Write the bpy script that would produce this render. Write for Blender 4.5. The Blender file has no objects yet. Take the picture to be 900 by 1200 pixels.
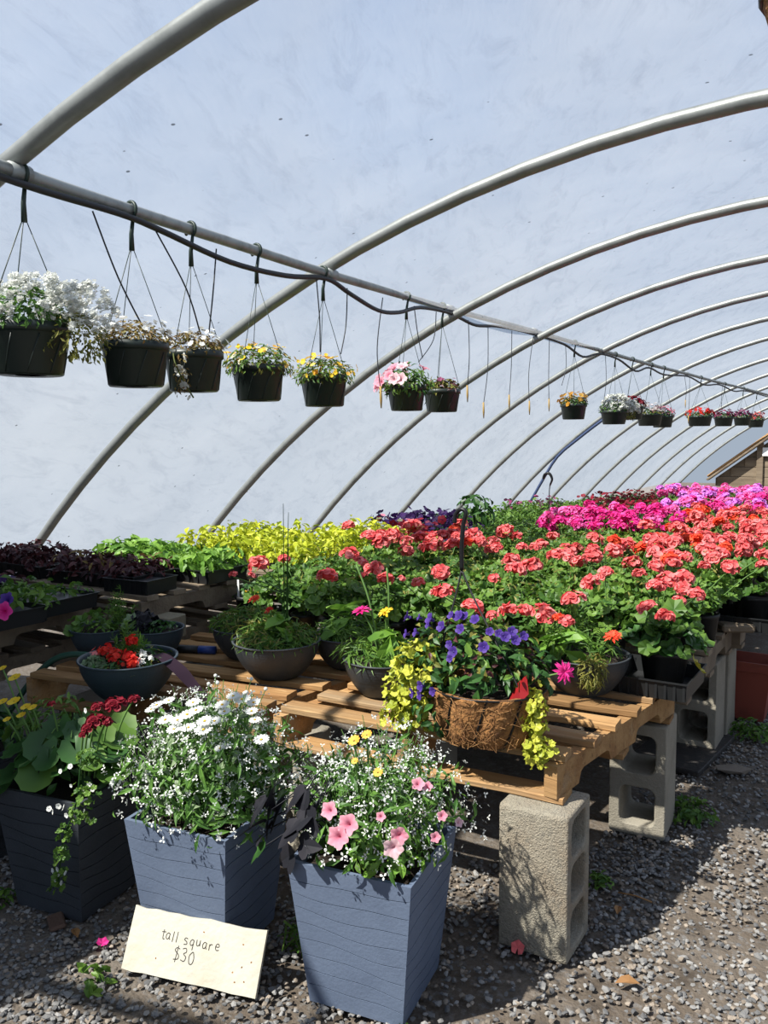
import bpy, bmesh, math, random
import numpy as np
from mathutils import Vector, Matrix

SC = bpy.context.scene
COL = SC.collection
PI = math.pi
# ------------------------------------------------------------------ camera, sky, sun, exposure
cam = bpy.data.cameras.new('camera'); co = bpy.data.objects.new('camera', cam); COL.objects.link(co)
cam.sensor_fit = 'VERTICAL'; cam.sensor_height = 36.0; cam.lens = 971.14 / 1200 * 36.0
cam.clip_start = 0.05; cam.clip_end = 300
yaw, pitch, roll = math.radians(32.487), math.radians(5.067), math.radians(-0.354)
c_, s_ = math.cos(yaw), math.sin(yaw)
fw = Vector((-s_ * math.cos(pitch), c_ * math.cos(pitch), -math.sin(pitch)))
rt = Vector((c_, s_, 0)); up = rt.cross(fw)
r2 = math.cos(roll) * rt + math.sin(roll) * up; u2 = -math.sin(roll) * rt + math.cos(roll) * up
M_ = Matrix((r2, u2, -fw)).transposed().to_4x4(); M_.translation = (0, 0, 1.3742)
co.matrix_world = M_
SC.camera = co
SC.view_settings.view_transform = 'Standard'; SC.view_settings.look = 'None'
SC.view_settings.exposure = EXPO = 0.0; SC.view_settings.gamma = 1.0
SC.view_settings.use_curve_mapping = False

SUN_DIR = Vector((-0.30, -0.56, 0.78)).normalized()      # towards the sun
sl = bpy.data.lights.new('sun', 'SUN'); so = bpy.data.objects.new('sun', sl); COL.objects.link(so)
sl.energy = 11.0; sl.angle = math.radians(0.8); sl.color = (1.0, 0.95, 0.86)
so.rotation_euler = SUN_DIR.to_track_quat('Z', 'Y').to_euler(); so.location = SUN_DIR * 30

w = bpy.data.worlds.new('sky'); SC.world = w; w.use_nodes = True
nt = w.node_tree; nt.nodes.clear()
def N(tree, typ, **kw):
    n = tree.nodes.new(typ)
    for k, v in kw.items():
        if k == 'inp':
            for kk, vv in v.items(): n.inputs[kk].default_value = vv
        else: setattr(n, k, v)
    return n
tc = N(nt, 'ShaderNodeTexCoord'); sep = N(nt, 'ShaderNodeSeparateXYZ')
nt.links.new(tc.outputs['Generated'], sep.inputs[0])
rp = N(nt, 'ShaderNodeValToRGB'); e = rp.color_ramp.elements
e[0].position = 0.0; e[0].color = (0.62, 0.74, 0.90, 1); e[1].position = 1.0; e[1].color = (0.30, 0.50, 0.95, 1)
m_ = e.new(0.35); m_.color = (0.45, 0.65, 1.0, 1)
nt.links.new(sep.outputs['Z'], rp.inputs[0])
nz = N(nt, 'ShaderNodeTexNoise', inp={'Scale': 2.2, 'Detail': 5.0, 'Roughness': 0.55})
nt.links.new(tc.outputs['Generated'], nz.inputs['Vector'])
cr = N(nt, 'ShaderNodeValToRGB'); cr.color_ramp.elements[0].position = 0.42; cr.color_ramp.elements[1].position = 0.72
nt.links.new(nz.outputs['Fac'], cr.inputs[0])
mx = N(nt, 'ShaderNodeMix', data_type='RGBA'); mx.inputs[7].default_value = (0.86, 0.88, 0.92, 1)
mmul = N(nt, 'ShaderNodeMath', operation='MULTIPLY'); mmul.inputs[1].default_value = 0.35
nt.links.new(cr.outputs[0], mmul.inputs[0]); nt.links.new(mmul.outputs[0], mx.inputs[0]); nt.links.new(rp.outputs[0], mx.inputs[6])
bg = N(nt, 'ShaderNodeBackground', inp={'Strength': 0.60}); nt.links.new(mx.outputs[2], bg.inputs[0])
ow = N(nt, 'ShaderNodeOutputWorld'); nt.links.new(bg.outputs[0], ow.inputs[0])

D = {'pet': [(0.023, -0.2, 0.546, 0.042), (0.075, -0.201, 0.527, 0.049), (0.058, -0.216, 0.5, 0.053), (0.135, -0.161, 0.544, 0.023), (0.176, -0.151, 0.507, 0.042), (0.17, -0.167, 0.483, 0.047), (0.222, -0.038, 0.518, 0.025), (0.227, -0.079, 0.486, 0.025), (0.166, -0.051, 0.585, 0.032), (0.18, -0.031, 0.575, 0.024), (0.22, 0.048, 0.467, 0.024)], 'pota': [(-0.221, -0.126, 0.479, 0.107), (-0.24, -0.168, 0.454, 0.095), (-0.237, -0.193, 0.428, 0.083), (-0.207, -0.186, 0.411, 0.093), (-0.113, -0.203, 0.443, 0.09), (-0.141, -0.181, 0.37, 0.098), (-0.198, -0.216, 0.381, 0.066), (-0.045, -0.204, 0.438, 0.079), (-0.096, -0.165, 0.495, 0.101), (-0.145, -0.141, 0.495, 0.093), (-0.056, -0.184, 0.478, 0.09), (-0.199, -0.141, 0.446, 0.105), (-0.208, -0.164, 0.431, 0.094), (-0.097, -0.191, 0.47, 0.1), (-0.063, -0.157, 0.5, 0.073)], 'zin': [(-0.028, -0.046, 0.641, 0.029), (-0.006, -0.023, 0.653, 0.025), (0.072, -0.094, 0.6, 0.022), (0.006, -0.093, 0.613, 0.016)], 'dais': [(-0.152, -0.042, 0.639, 0.036), (-0.162, -0.053, 0.628, 0.033), (-0.11, -0.036, 0.657, 0.033), (0.006, -0.058, 0.677, 0.036), (0.032, -0.073, 0.665, 0.036), (-0.049, -0.106, 0.634, 0.039), (0.016, -0.089, 0.655, 0.04), (-0.004, -0.105, 0.641, 0.036), (-0.0, -0.121, 0.623, 0.038), (0.041, -0.11, 0.631, 0.035), (0.073, -0.083, 0.646, 0.04), (0.095, -0.07, 0.646, 0.033), (0.082, -0.097, 0.629, 0.044), (0.081, -0.026, 0.675, 0.036), (0.076, 0.022, 0.685, 0.035), (0.096, 0.034, 0.676, 0.044), (0.111, 0.064, 0.661, 0.037), (0.136, 0.027, 0.652, 0.032), (0.157, 0.016, 0.635, 0.029), (0.192, 0.0, 0.593, 0.038), (0.099, -0.037, 0.663, 0.031), (0.137, -0.096, 0.59, 0.026)], 'big': [(-0.064, -0.166, 0.419, 0.089), (0.04, -0.151, 0.442, 0.097), (-0.064, -0.139, 0.484, 0.079), (0.014, -0.117, 0.505, 0.083), (0.108, -0.078, 0.499, 0.083), (0.115, -0.004, 0.523, 0.08), (0.142, 0.036, 0.504, 0.101), (-0.008, -0.147, 0.47, 0.064), (0.008, -0.06, 0.543, 0.075), (0.166, -0.012, 0.484, 0.089), (0.197, -0.02, 0.436, 0.088), (0.091, 0.093, 0.512, 0.083), (-0.109, -0.163, 0.385, 0.075), (0.109, -0.119, 0.452, 0.063), (-0.215, -0.064, 0.491, 0.068), (-0.119, -0.068, 0.534, 0.067), (0.068, -0.039, 0.536, 0.07), (0.152, -0.062, 0.475, 0.073), (0.055, -0.129, 0.477, 0.068), (0.053, -0.008, 0.547, 0.061)], 'dred': [(0.205, -0.011, 0.624, 0.058), (0.176, -0.049, 0.624, 0.034), (0.194, -0.071, 0.594, 0.048), (0.187, -0.089, 0.577, 0.038), (0.217, -0.055, 0.589, 0.033), (0.204, 0.057, 0.622, 0.032), (0.028, -0.092, 0.619, 0.022), (0.18, -0.102, 0.56, 0.024)], 'yel': [(-0.246, -0.025, 0.638, 0.032), (-0.208, -0.093, 0.586, 0.026), (-0.142, -0.099, 0.6, 0.033), (-0.085, -0.099, 0.593, 0.025), (-0.062, -0.092, 0.593, 0.023), (-0.144, -0.122, 0.551, 0.02), (-0.088, -0.112, 0.571, 0.023), (-0.274, -0.046, 0.669, 0.021)], 'bac': [(0.169, -0.163, 0.477, 0.019), (0.191, -0.148, 0.49, 0.021), (0.216, -0.127, 0.494, 0.023), (0.24, -0.102, 0.487, 0.019), (0.202, -0.156, 0.441, 0.014), (0.23, -0.137, 0.43, 0.019), (0.239, -0.125, 0.441, 0.021), (0.246, -0.121, 0.428, 0.019), (0.27, -0.073, 0.434, 0.024), (0.275, -0.051, 0.43, 0.021), (0.149, -0.189, 0.376, 0.021), (0.161, -0.186, 0.37, 0.021), (0.177, -0.179, 0.387, 0.023), (0.19, -0.173, 0.383, 0.023), (0.21, -0.165, 0.365, 0.021), (0.198, -0.171, 0.363, 0.021), (0.236, -0.144, 0.372, 0.019), (0.244, -0.139, 0.348, 0.021), (0.217, -0.162, 0.35, 0.014), (0.15, -0.186, 0.2, 0.021), (0.165, -0.182, 0.206, 0.021), (0.168, -0.179, 0.191, 0.021), (0.185, -0.172, 0.196, 0.019), (0.149, -0.181, 0.17, 0.019), (0.168, -0.174, 0.164, 0.019), (0.163, -0.07, 0.619, 0.022)], 'strand': [(0.205, -0.122, 0.513, 0.0), (0.216, -0.143, 0.426, 0.0), (0.211, -0.156, 0.37, 0.0), (0.19, -0.17, 0.31, 0.0), (0.173, -0.174, 0.247, 0.0), (0.158, -0.171, 0.18, 0.0), (0.141, -0.169, 0.147, 0.0)], 'tor': [(-0.249, -0.024, 0.324, 0.033), (-0.181, -0.072, 0.338, 0.022), (-0.136, -0.088, 0.341, 0.036), (-0.133, -0.107, 0.328, 0.021), (-0.087, -0.112, 0.33, 0.031), (-0.055, -0.073, 0.355, 0.033), (-0.078, -0.074, 0.355, 0.024), (-0.039, -0.068, 0.356, 0.026), (-0.007, -0.069, 0.35, 0.028), (-0.031, -0.109, 0.329, 0.028), (-0.199, -0.114, 0.297, 0.027), (-0.164, -0.121, 0.306, 0.026), (0.044, -0.121, 0.292, 0.03), (0.044, -0.084, 0.326, 0.023), (0.066, -0.074, 0.322, 0.023), (0.083, -0.071, 0.314, 0.028), (0.089, -0.041, 0.323, 0.028), (0.106, -0.057, 0.305, 0.028), (0.114, -0.022, 0.31, 0.026), (-0.031, -0.15, 0.276, 0.03), (-0.037, -0.158, 0.259, 0.021), (-0.047, -0.143, 0.292, 0.023), (-0.122, -0.165, 0.172, 0.03), (-0.157, -0.152, 0.144, 0.028), (-0.13, -0.157, 0.142, 0.026), (-0.084, -0.167, 0.164, 0.025), (-0.276, -0.097, 0.095, 0.022), (-0.077, -0.127, 0.083, 0.019)], 'coco_hook': [(-0.105, 0.04, 0.466, 0.0), (-0.105, 0.04, 0.536, 0.0), (-0.1, 0.04, 0.599, 0.0), (-0.092, 0.04, 0.634, 0.0), (-0.108, 0.04, 0.643, 0.0), (-0.125, 0.04, 0.627, 0.0), (-0.128, 0.04, 0.602, 0.0)], 'heads': [(-2.478, 4.2, 0.86, 0.101), (-2.223, 3.458, 0.86, 0.085), (-2.142, 3.709, 0.86, 0.08), (-2.028, 3.649, 0.86, 0.086), (-2.07, 3.837, 0.86, 0.081), (-2.148, 3.581, 0.86, 0.061), (-1.949, 3.25, 0.86, 0.071), (-2.094, 3.004, 0.86, 0.084), (-1.92, 2.84, 0.86, 0.053), (-1.777, 2.713, 0.86, 0.074), (-1.619, 2.551, 0.86, 0.057), (-1.732, 2.573, 0.86, 0.032), (-1.567, 2.581, 0.86, 0.028), (-1.479, 2.548, 0.86, 0.043), (-1.52, 2.79, 0.86, 0.066), (-1.328, 2.425, 0.86, 0.052), (-1.838, 2.489, 0.86, 0.071), (-2.282, 2.602, 0.86, 0.078), (-2.265, 2.754, 0.86, 0.051), (-2.175, 2.337, 0.86, 0.033), (-2.099, 2.358, 0.86, 0.032), (-2.045, 3.896, 0.86, 0.091), (-1.866, 3.546, 0.86, 0.075), (-1.954, 3.947, 0.86, 0.091), (-1.818, 3.728, 0.86, 0.077), (-1.755, 3.764, 0.86, 0.064), (-1.64, 3.566, 0.86, 0.056), (-1.739, 4.024, 0.86, 0.063), (-1.536, 3.625, 0.86, 0.052), (-1.484, 3.655, 0.86, 0.052), (-1.31, 2.435, 0.86, 0.058), (-1.416, 3.216, 0.86, 0.072), (-1.296, 2.994, 0.86, 0.074), (-1.278, 3.105, 0.86, 0.082), (-1.275, 2.752, 0.86, 0.044), (-1.307, 3.458, 0.86, 0.075), (-1.229, 3.382, 0.86, 0.066), (-1.152, 3.313, 0.86, 0.064), (-1.157, 3.513, 0.86, 0.074), (-0.952, 2.858, 0.86, 0.061), (-0.963, 2.722, 0.82, 0.076), (-1.193, 2.417, 0.82, 0.067), (-1.09, 2.341, 0.82, 0.037), (-1.086, 2.449, 0.82, 0.055), (-1.031, 2.451, 0.82, 0.06), (-0.967, 2.459, 0.82, 0.07), (-0.899, 2.412, 0.82, 0.037), (-0.862, 2.378, 0.82, 0.046), (-0.713, 2.719, 0.82, 0.056), (-0.627, 2.603, 0.82, 0.053), (-0.729, 2.929, 0.86, 0.054), (-0.729, 3.051, 0.86, 0.068), (-0.69, 3.117, 0.86, 0.069), (-0.739, 2.903, 0.86, 0.047), (-0.642, 2.903, 0.86, 0.052), (-0.579, 2.814, 0.86, 0.05), (-0.65, 2.891, 0.82, 0.041), (-0.853, 3.133, 0.86, 0.048), (-0.841, 3.334, 0.86, 0.061), (-0.802, 3.461, 0.86, 0.063), (-0.802, 3.658, 0.86, 0.055), (-0.684, 3.451, 0.86, 0.044), (-0.59, 3.48, 0.86, 0.068), (-0.535, 3.934, 0.86, 0.06), (-0.49, 3.615, 0.86, 0.048), (-0.963, 3.069, 0.86, 0.058), (-0.644, 4.136, 0.86, 0.072), (-0.718, 4.093, 0.86, 0.056), (-0.791, 3.982, 0.86, 0.071), (-0.884, 3.733, 0.86, 0.056), (-0.981, 3.839, 0.86, 0.063)], 'plants': [(-1.55, 2.83, 'green', 0, 0, 0), (-1.75, 2.8, 'green', 0, 0, 0), (-1.96, 2.7, 'green', 0, 0, 0), (-2.16, 2.76, 'green', 0, 0, 0), (-2.36, 2.8, 'green', 0, 0, 0), (-1.3, 2.8, 'salmon', 0, 0, 0), (-1.12, 2.86, 'salmon', 0, 0, 0), (-0.76, 3.04, 'salmon', 0, 1, 1), (-0.94, 3.03, 'salmon', 0, 1, 2), (-1.15, 2.99, 'salmon', 0, 1, 3), (-1.37, 3.05, 'salmon', 0, 1, 4), (-1.56, 3.04, 'salmon', 0, 1, 5), (-1.79, 3.02, 'salmon', 0, 1, 6), (-1.99, 3.02, 'salmon', 0, 1, 7), (-2.17, 2.99, 'salmon', 0, 1, 8), (-2.39, 3.01, 'green', 0, 1, 9), (-0.77, 3.2, 'salmon', 0, 2, 1), (-0.97, 3.2, 'salmon', 0, 2, 2), (-1.18, 3.2, 'salmon', 0, 2, 3), (-1.42, 3.25, 'salmon', 0, 2, 4), (-1.6, 3.21, 'salmon', 0, 2, 5), (-1.76, 3.25, 'salmon', 0, 2, 6), (-2.0, 3.25, 'salmon', 0, 2, 7), (-2.18, 3.24, 'salmon', 0, 2, 8), (-2.4, 3.25, 'green', 0, 2, 9), (-0.75, 3.45, 'salmon', 0, 3, 1), (-0.99, 3.42, 'salmon', 0, 3, 2), (-1.19, 3.41, 'salmon', 0, 3, 3), (-1.4, 3.42, 'salmon', 0, 3, 4), (-1.57, 3.4, 'salmon', 0, 3, 5), (-1.76, 3.42, 'salmon', 0, 3, 6), (-1.99, 3.45, 'salmon', 1, 3, 7), (-2.18, 3.42, 'salmon', 1, 3, 8), (-2.38, 3.44, 'salmon', 1, 3, 9), (-0.71, 3.61, 'salmon', 0, 4, 1), (-0.93, 3.66, 'salmon', 2, 4, 2), (-1.17, 3.65, 'salmon', 2, 4, 3), (-1.35, 3.64, 'salmon', 0, 4, 4), (-1.57, 3.61, 'salmon', 0, 4, 5), (-1.76, 3.66, 'salmon', 1, 4, 6), (-1.96, 3.65, 'salmon', 1, 4, 7), (-2.12, 3.66, 'salmon', 1, 4, 8), (-2.35, 3.63, 'salmon', 1, 4, 9), (-0.75, 3.82, 'salmon', 2, 5, 1), (-0.95, 3.86, 'salmon', 2, 5, 2), (-1.14, 3.81, 'salmon', 2, 5, 3), (-1.34, 3.82, 'salmon', 1, 5, 4), (-1.58, 3.85, 'salmon', 1, 5, 5), (-1.74, 3.83, 'salmon', 1, 5, 6), (-1.94, 3.84, 'salmon', 1, 5, 7), (-2.18, 3.83, 'salmon', 1, 5, 8), (-2.39, 3.81, 'salmon', 1, 5, 9), (-0.74, 4.07, 'salmon', 2, 6, 1), (-0.97, 4.02, 'salmon', 2, 6, 2), (-1.12, 4.05, 'salmon', 2, 6, 3), (-1.35, 4.03, 'salmon', 1, 6, 4), (-1.54, 4.06, 'salmon', 1, 6, 5), (-1.75, 4.04, 'salmon', 1, 6, 6), (-1.97, 4.07, 'salmon', 1, 6, 7), (-2.18, 4.04, 'salmon', 1, 6, 8), (-2.33, 4.02, 'salmon', 1, 6, 9), (-2.53, 4.07, 'salmon', 1, 6, 10), (-2.74, 4.06, 'salmon', 1, 6, 11), (-0.75, 4.23, 'salmon', 2, 7, 1), (-0.92, 4.24, 'salmon', 3, 7, 2), (-1.15, 4.28, 'salmon', 3, 7, 3), (-1.32, 4.28, 'salmon', 3, 7, 4), (-1.55, 4.25, 'green', 0, 7, 5), (-1.73, 4.25, 'herb', 0, 7, 6), (-1.96, 4.24, 'herb', 0, 7, 7), (-2.17, 4.24, 'salmon', 1, 7, 8), (-2.32, 4.28, 'salmon', 1, 7, 9), (-2.54, 4.25, 'salmon', 1, 7, 10), (-2.76, 4.23, 'purple', 0, 7, 11), (-0.74, 4.48, 'salmon', 3, 8, 1), (-0.96, 4.47, 'salmon', 3, 8, 2), (-1.14, 4.47, 'salmon', 3, 8, 3), (-1.34, 4.47, 'green', 0, 8, 4), (-1.56, 4.47, 'green', 0, 8, 5), (-1.77, 4.45, 'herb', 0, 8, 6), (-1.94, 4.47, 'herb', 0, 8, 7), (-2.17, 4.48, 'herb', 0, 8, 8), (-2.34, 4.46, 'purple', 0, 8, 9), (-2.58, 4.46, 'purple', 0, 8, 10), (-0.74, 4.66, 'salmon', 3, 9, 1), (-0.93, 4.67, 'salmon', 3, 9, 2), (-1.13, 4.65, 'salmon', 3, 9, 3), (-1.34, 4.67, 'green', 0, 9, 4), (-1.53, 4.65, 'green', 0, 9, 5), (-1.73, 4.68, 'green', 0, 9, 6), (-1.94, 4.69, 'herb', 0, 9, 7), (-2.13, 4.66, 'herb', 0, 9, 8), (-2.35, 4.64, 'purple', 0, 9, 9), (-2.53, 4.69, 'purple', 0, 9, 10), (-0.75, 4.88, 'salmon', 3, 10, 1), (-0.95, 4.85, 'salmon', 3, 10, 2), (-1.15, 4.87, 'salmon', 3, 10, 3), (-1.35, 4.86, 'green', 0, 10, 4), (-1.56, 4.88, 'green', 0, 10, 5), (-1.76, 4.88, 'magenta', 4, 10, 6), (-1.99, 4.84, 'herb', 0, 10, 7), (-2.17, 4.87, 'herb', 0, 10, 8), (-2.38, 4.88, 'herb', 0, 10, 9), (-2.56, 4.84, 'purple', 0, 10, 10), (-0.78, 5.04, 'salmon', 3, 11, 1), (-0.99, 5.06, 'salmon', 3, 11, 2), (-1.18, 5.05, 'salmon', 3, 11, 3), (-1.39, 5.07, 'magenta', 4, 11, 4), (-1.57, 5.08, 'magenta', 4, 11, 5), (-1.76, 5.05, 'magenta', 4, 11, 6), (-1.94, 5.04, 'magenta', 4, 11, 7), (-2.17, 5.06, 'herb', 0, 11, 8), (-2.37, 5.05, 'herb', 0, 11, 9), (-2.54, 5.06, 'purple', 0, 11, 10), (-0.73, 5.25, 'salmon', 3, 12, 1), (-0.94, 5.27, 'salmon', 3, 12, 2), (-1.14, 5.3, 'salmon', 3, 12, 3), (-1.32, 5.27, 'magenta', 4, 12, 4), (-1.52, 5.28, 'magenta', 4, 12, 5), (-1.75, 5.25, 'magenta', 4, 12, 6), (-1.94, 5.28, 'magenta', 4, 12, 7), (-2.11, 5.3, 'herb', 0, 12, 8), (-2.34, 5.27, 'herb', 0, 12, 9), (-2.52, 5.25, 'herb', 0, 12, 10), (-2.77, 5.28, 'purple', 0, 12, 11), (-0.79, 5.49, 'salmon', 3, 13, 1), (-0.95, 5.47, 'salmon', 3, 13, 2), (-1.17, 5.46, 'salmon', 3, 13, 3), (-1.38, 5.51, 'magenta', 4, 13, 4), (-1.58, 5.51, 'magenta', 4, 13, 5), (-1.75, 5.49, 'magenta', 4, 13, 6), (-1.99, 5.51, 'magenta', 4, 13, 7), (-2.17, 5.47, 'herb', 0, 13, 8), (-2.38, 5.51, 'herb', 0, 13, 9), (-2.57, 5.47, 'herb', 0, 13, 10), (-0.79, 5.69, 'salmon', 3, 14, 1), (-0.97, 5.67, 'salmon', 3, 14, 2), (-1.15, 5.7, 'red', 4, 14, 3), (-1.39, 5.69, 'magenta', 4, 14, 4), (-1.58, 5.71, 'magenta', 4, 14, 5), (-1.75, 5.67, 'magenta', 4, 14, 6), (-1.98, 5.66, 'magenta', 4, 14, 7), (-2.13, 5.67, 'magenta', 4, 14, 8), (-2.36, 5.68, 'herb', 0, 14, 9), (-2.56, 5.69, 'herb', 0, 14, 10), (-0.8, 5.91, 'red', 4, 15, 1), (-0.99, 5.89, 'red', 4, 15, 2), (-1.19, 5.88, 'red', 4, 15, 3), (-1.38, 5.89, 'magenta', 4, 15, 4), (-1.59, 5.9, 'magenta', 4, 15, 5), (-1.77, 5.86, 'magenta', 4, 15, 6), (-1.99, 5.89, 'magenta', 4, 15, 7), (-2.15, 5.91, 'herb', 0, 15, 8), (-2.37, 5.86, 'herb', 0, 15, 9), (-2.56, 5.89, 'herb', 0, 15, 10), (-0.76, 6.1, 'red', 4, 16, 1), (-1.02, 6.12, 'red', 4, 16, 2), (-1.28, 6.09, 'red', 4, 16, 3), (-1.5, 6.08, 'magenta', 4, 16, 4), (-1.78, 6.11, 'burg', 0, 16, 5), (-2.04, 6.12, 'burg', 0, 16, 6), (-2.26, 6.09, 'herb', 0, 16, 7), (-2.53, 6.11, 'herb', 0, 16, 8), (-0.81, 6.36, 'red', 4, 17, 1), (-1.03, 6.36, 'red', 4, 17, 2), (-1.3, 6.34, 'burg', 0, 17, 3), (-1.53, 6.38, 'burg', 0, 17, 4), (-1.81, 6.35, 'burg', 0, 17, 5), (-2.02, 6.38, 'burg', 0, 17, 6), (-2.28, 6.34, 'herb', 0, 17, 7), (-2.52, 6.39, 'herb', 0, 17, 8), (-0.78, 6.61, 'red', 4, 18, 1), (-1.02, 6.62, 'burg', 0, 18, 2), (-1.28, 6.66, 'pink', 4, 18, 3), (-1.53, 6.61, 'pink', 4, 18, 4), (-1.8, 6.66, 'burg', 0, 18, 5), (-2.06, 6.64, 'burg', 0, 18, 6), (-2.3, 6.61, 'herb', 0, 18, 7), (-2.53, 6.61, 'herb', 0, 18, 8), (-0.75, 6.88, 'burg', 0, 19, 1), (-1.02, 6.91, 'pink', 4, 19, 2), (-1.23, 6.93, 'pink', 4, 19, 3), (-1.52, 6.9, 'pink', 4, 19, 4), (-1.76, 6.91, 'burg', 0, 19, 5), (-2.0, 6.93, 'burg', 0, 19, 6), (-2.25, 6.88, 'burg', 0, 19, 7), (-2.48, 6.88, 'herb', 0, 19, 8), (-2.74, 6.91, 'herb', 0, 19, 9), (-0.78, 7.18, 'pink', 4, 20, 1), (-1.05, 7.18, 'pink', 4, 20, 2), (-1.3, 7.19, 'pink', 4, 20, 3), (-1.53, 7.15, 'pink', 4, 20, 4), (-1.8, 7.17, 'burg', 0, 20, 5), (-2.02, 7.16, 'burg', 0, 20, 6), (-2.27, 7.18, 'burg', 0, 20, 7), (-2.56, 7.19, 'herb', 0, 20, 8), (-1.01, 7.47, 'pink', 4, 21, 2), (-1.25, 7.43, 'pink', 4, 21, 3), (-1.48, 7.42, 'pink', 4, 21, 4), (-1.73, 7.42, 'pink', 4, 21, 5), (-2.02, 7.47, 'burg', 0, 21, 6), (-2.23, 7.43, 'burg', 0, 21, 7), (-2.52, 7.47, 'herb', 0, 21, 8), (-2.73, 7.46, 'herb', 0, 21, 9), (-1.01, 7.7, 'pink', 4, 22, 2), (-1.24, 7.71, 'pink', 4, 22, 3), (-1.5, 7.69, 'pink', 4, 22, 4), (-1.73, 7.72, 'pink', 4, 22, 5), (-1.98, 7.71, 'burg', 0, 22, 6), (-2.23, 7.72, 'burg', 0, 22, 7), (-2.49, 7.72, 'burg', 0, 22, 8), (-2.73, 7.71, 'herb', 0, 22, 9), (-1.02, 8.01, 'pink', 4, 23, 2), (-1.25, 8.0, 'pink', 4, 23, 3), (-1.52, 7.98, 'pink', 4, 23, 4), (-1.72, 7.99, 'pink', 4, 23, 5), (-2.0, 7.98, 'burg', 0, 23, 6), (-2.27, 7.96, 'burg', 0, 23, 7), (-2.52, 7.98, 'burg', 0, 23, 8), (-2.75, 8.01, 'herb', 0, 23, 9), (-1.02, 8.24, 'pink', 4, 24, 2), (-1.26, 8.25, 'pink', 4, 24, 3), (-1.53, 8.28, 'pink', 4, 24, 4), (-1.76, 8.28, 'pink', 4, 24, 5), (-1.99, 8.27, 'pink', 4, 24, 6), (-2.25, 8.28, 'burg', 0, 24, 7), (-2.52, 8.27, 'burg', 0, 24, 8), (-2.76, 8.27, 'burg', 0, 24, 9), (-1.05, 8.51, 'pink', 4, 25, 2), (-1.3, 8.52, 'pink', 4, 25, 3), (-1.5, 8.52, 'pink', 4, 25, 4), (-1.79, 8.52, 'pink', 4, 25, 5), (-2.04, 8.54, 'pink', 4, 25, 6), (-2.26, 8.5, 'burg', 0, 25, 7), (-2.54, 8.54, 'burg', 0, 25, 8), (-1.01, 8.77, 'pink', 4, 26, 2), (-1.31, 8.81, 'pink', 4, 26, 3), (-1.54, 8.77, 'pink', 4, 26, 4), (-1.78, 8.82, 'pink', 4, 26, 5), (-2.04, 8.79, 'pink', 4, 26, 6), (-2.31, 8.77, 'burg', 0, 26, 7), (-2.51, 8.79, 'burg', 0, 26, 8), (-1.06, 9.06, 'pink', 4, 27, 2), (-1.31, 9.05, 'pink', 4, 27, 3), (-1.54, 9.05, 'pink', 4, 27, 4), (-1.81, 9.04, 'pink', 4, 27, 5), (-2.01, 9.05, 'pink', 4, 27, 6), (-2.29, 9.06, 'burg', 0, 27, 7), (-2.53, 9.04, 'burg', 0, 27, 8)], 'drip': [(1.79, 2.0, 1.75, 0), (2.08, 2.3, 1.77, 0), (2.42, 2.35, 1.78, 0), (3.16, 3.17, 1.78, 0), (3.47, 3.37, 1.79, 0), (3.92, 3.86, 1.64, 1), (4.4, 4.52, 1.87, 0), (4.8, 4.45, 1.84, 0), (5.41, 5.37, 1.73, 1), (5.79, 5.68, 1.62, 1), (6.31, 6.23, 1.7, 1), (6.85, 6.73, 1.67, 1), (7.23, 7.21, 1.71, 1), (7.63, 7.52, 1.86, 0), (8.79, 8.74, 1.76, 0), (12.11, 12.15, 1.87, 1), (12.4, 12.35, 1.66, 1), (14.3, 14.3, 1.74, 0)]}
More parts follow.
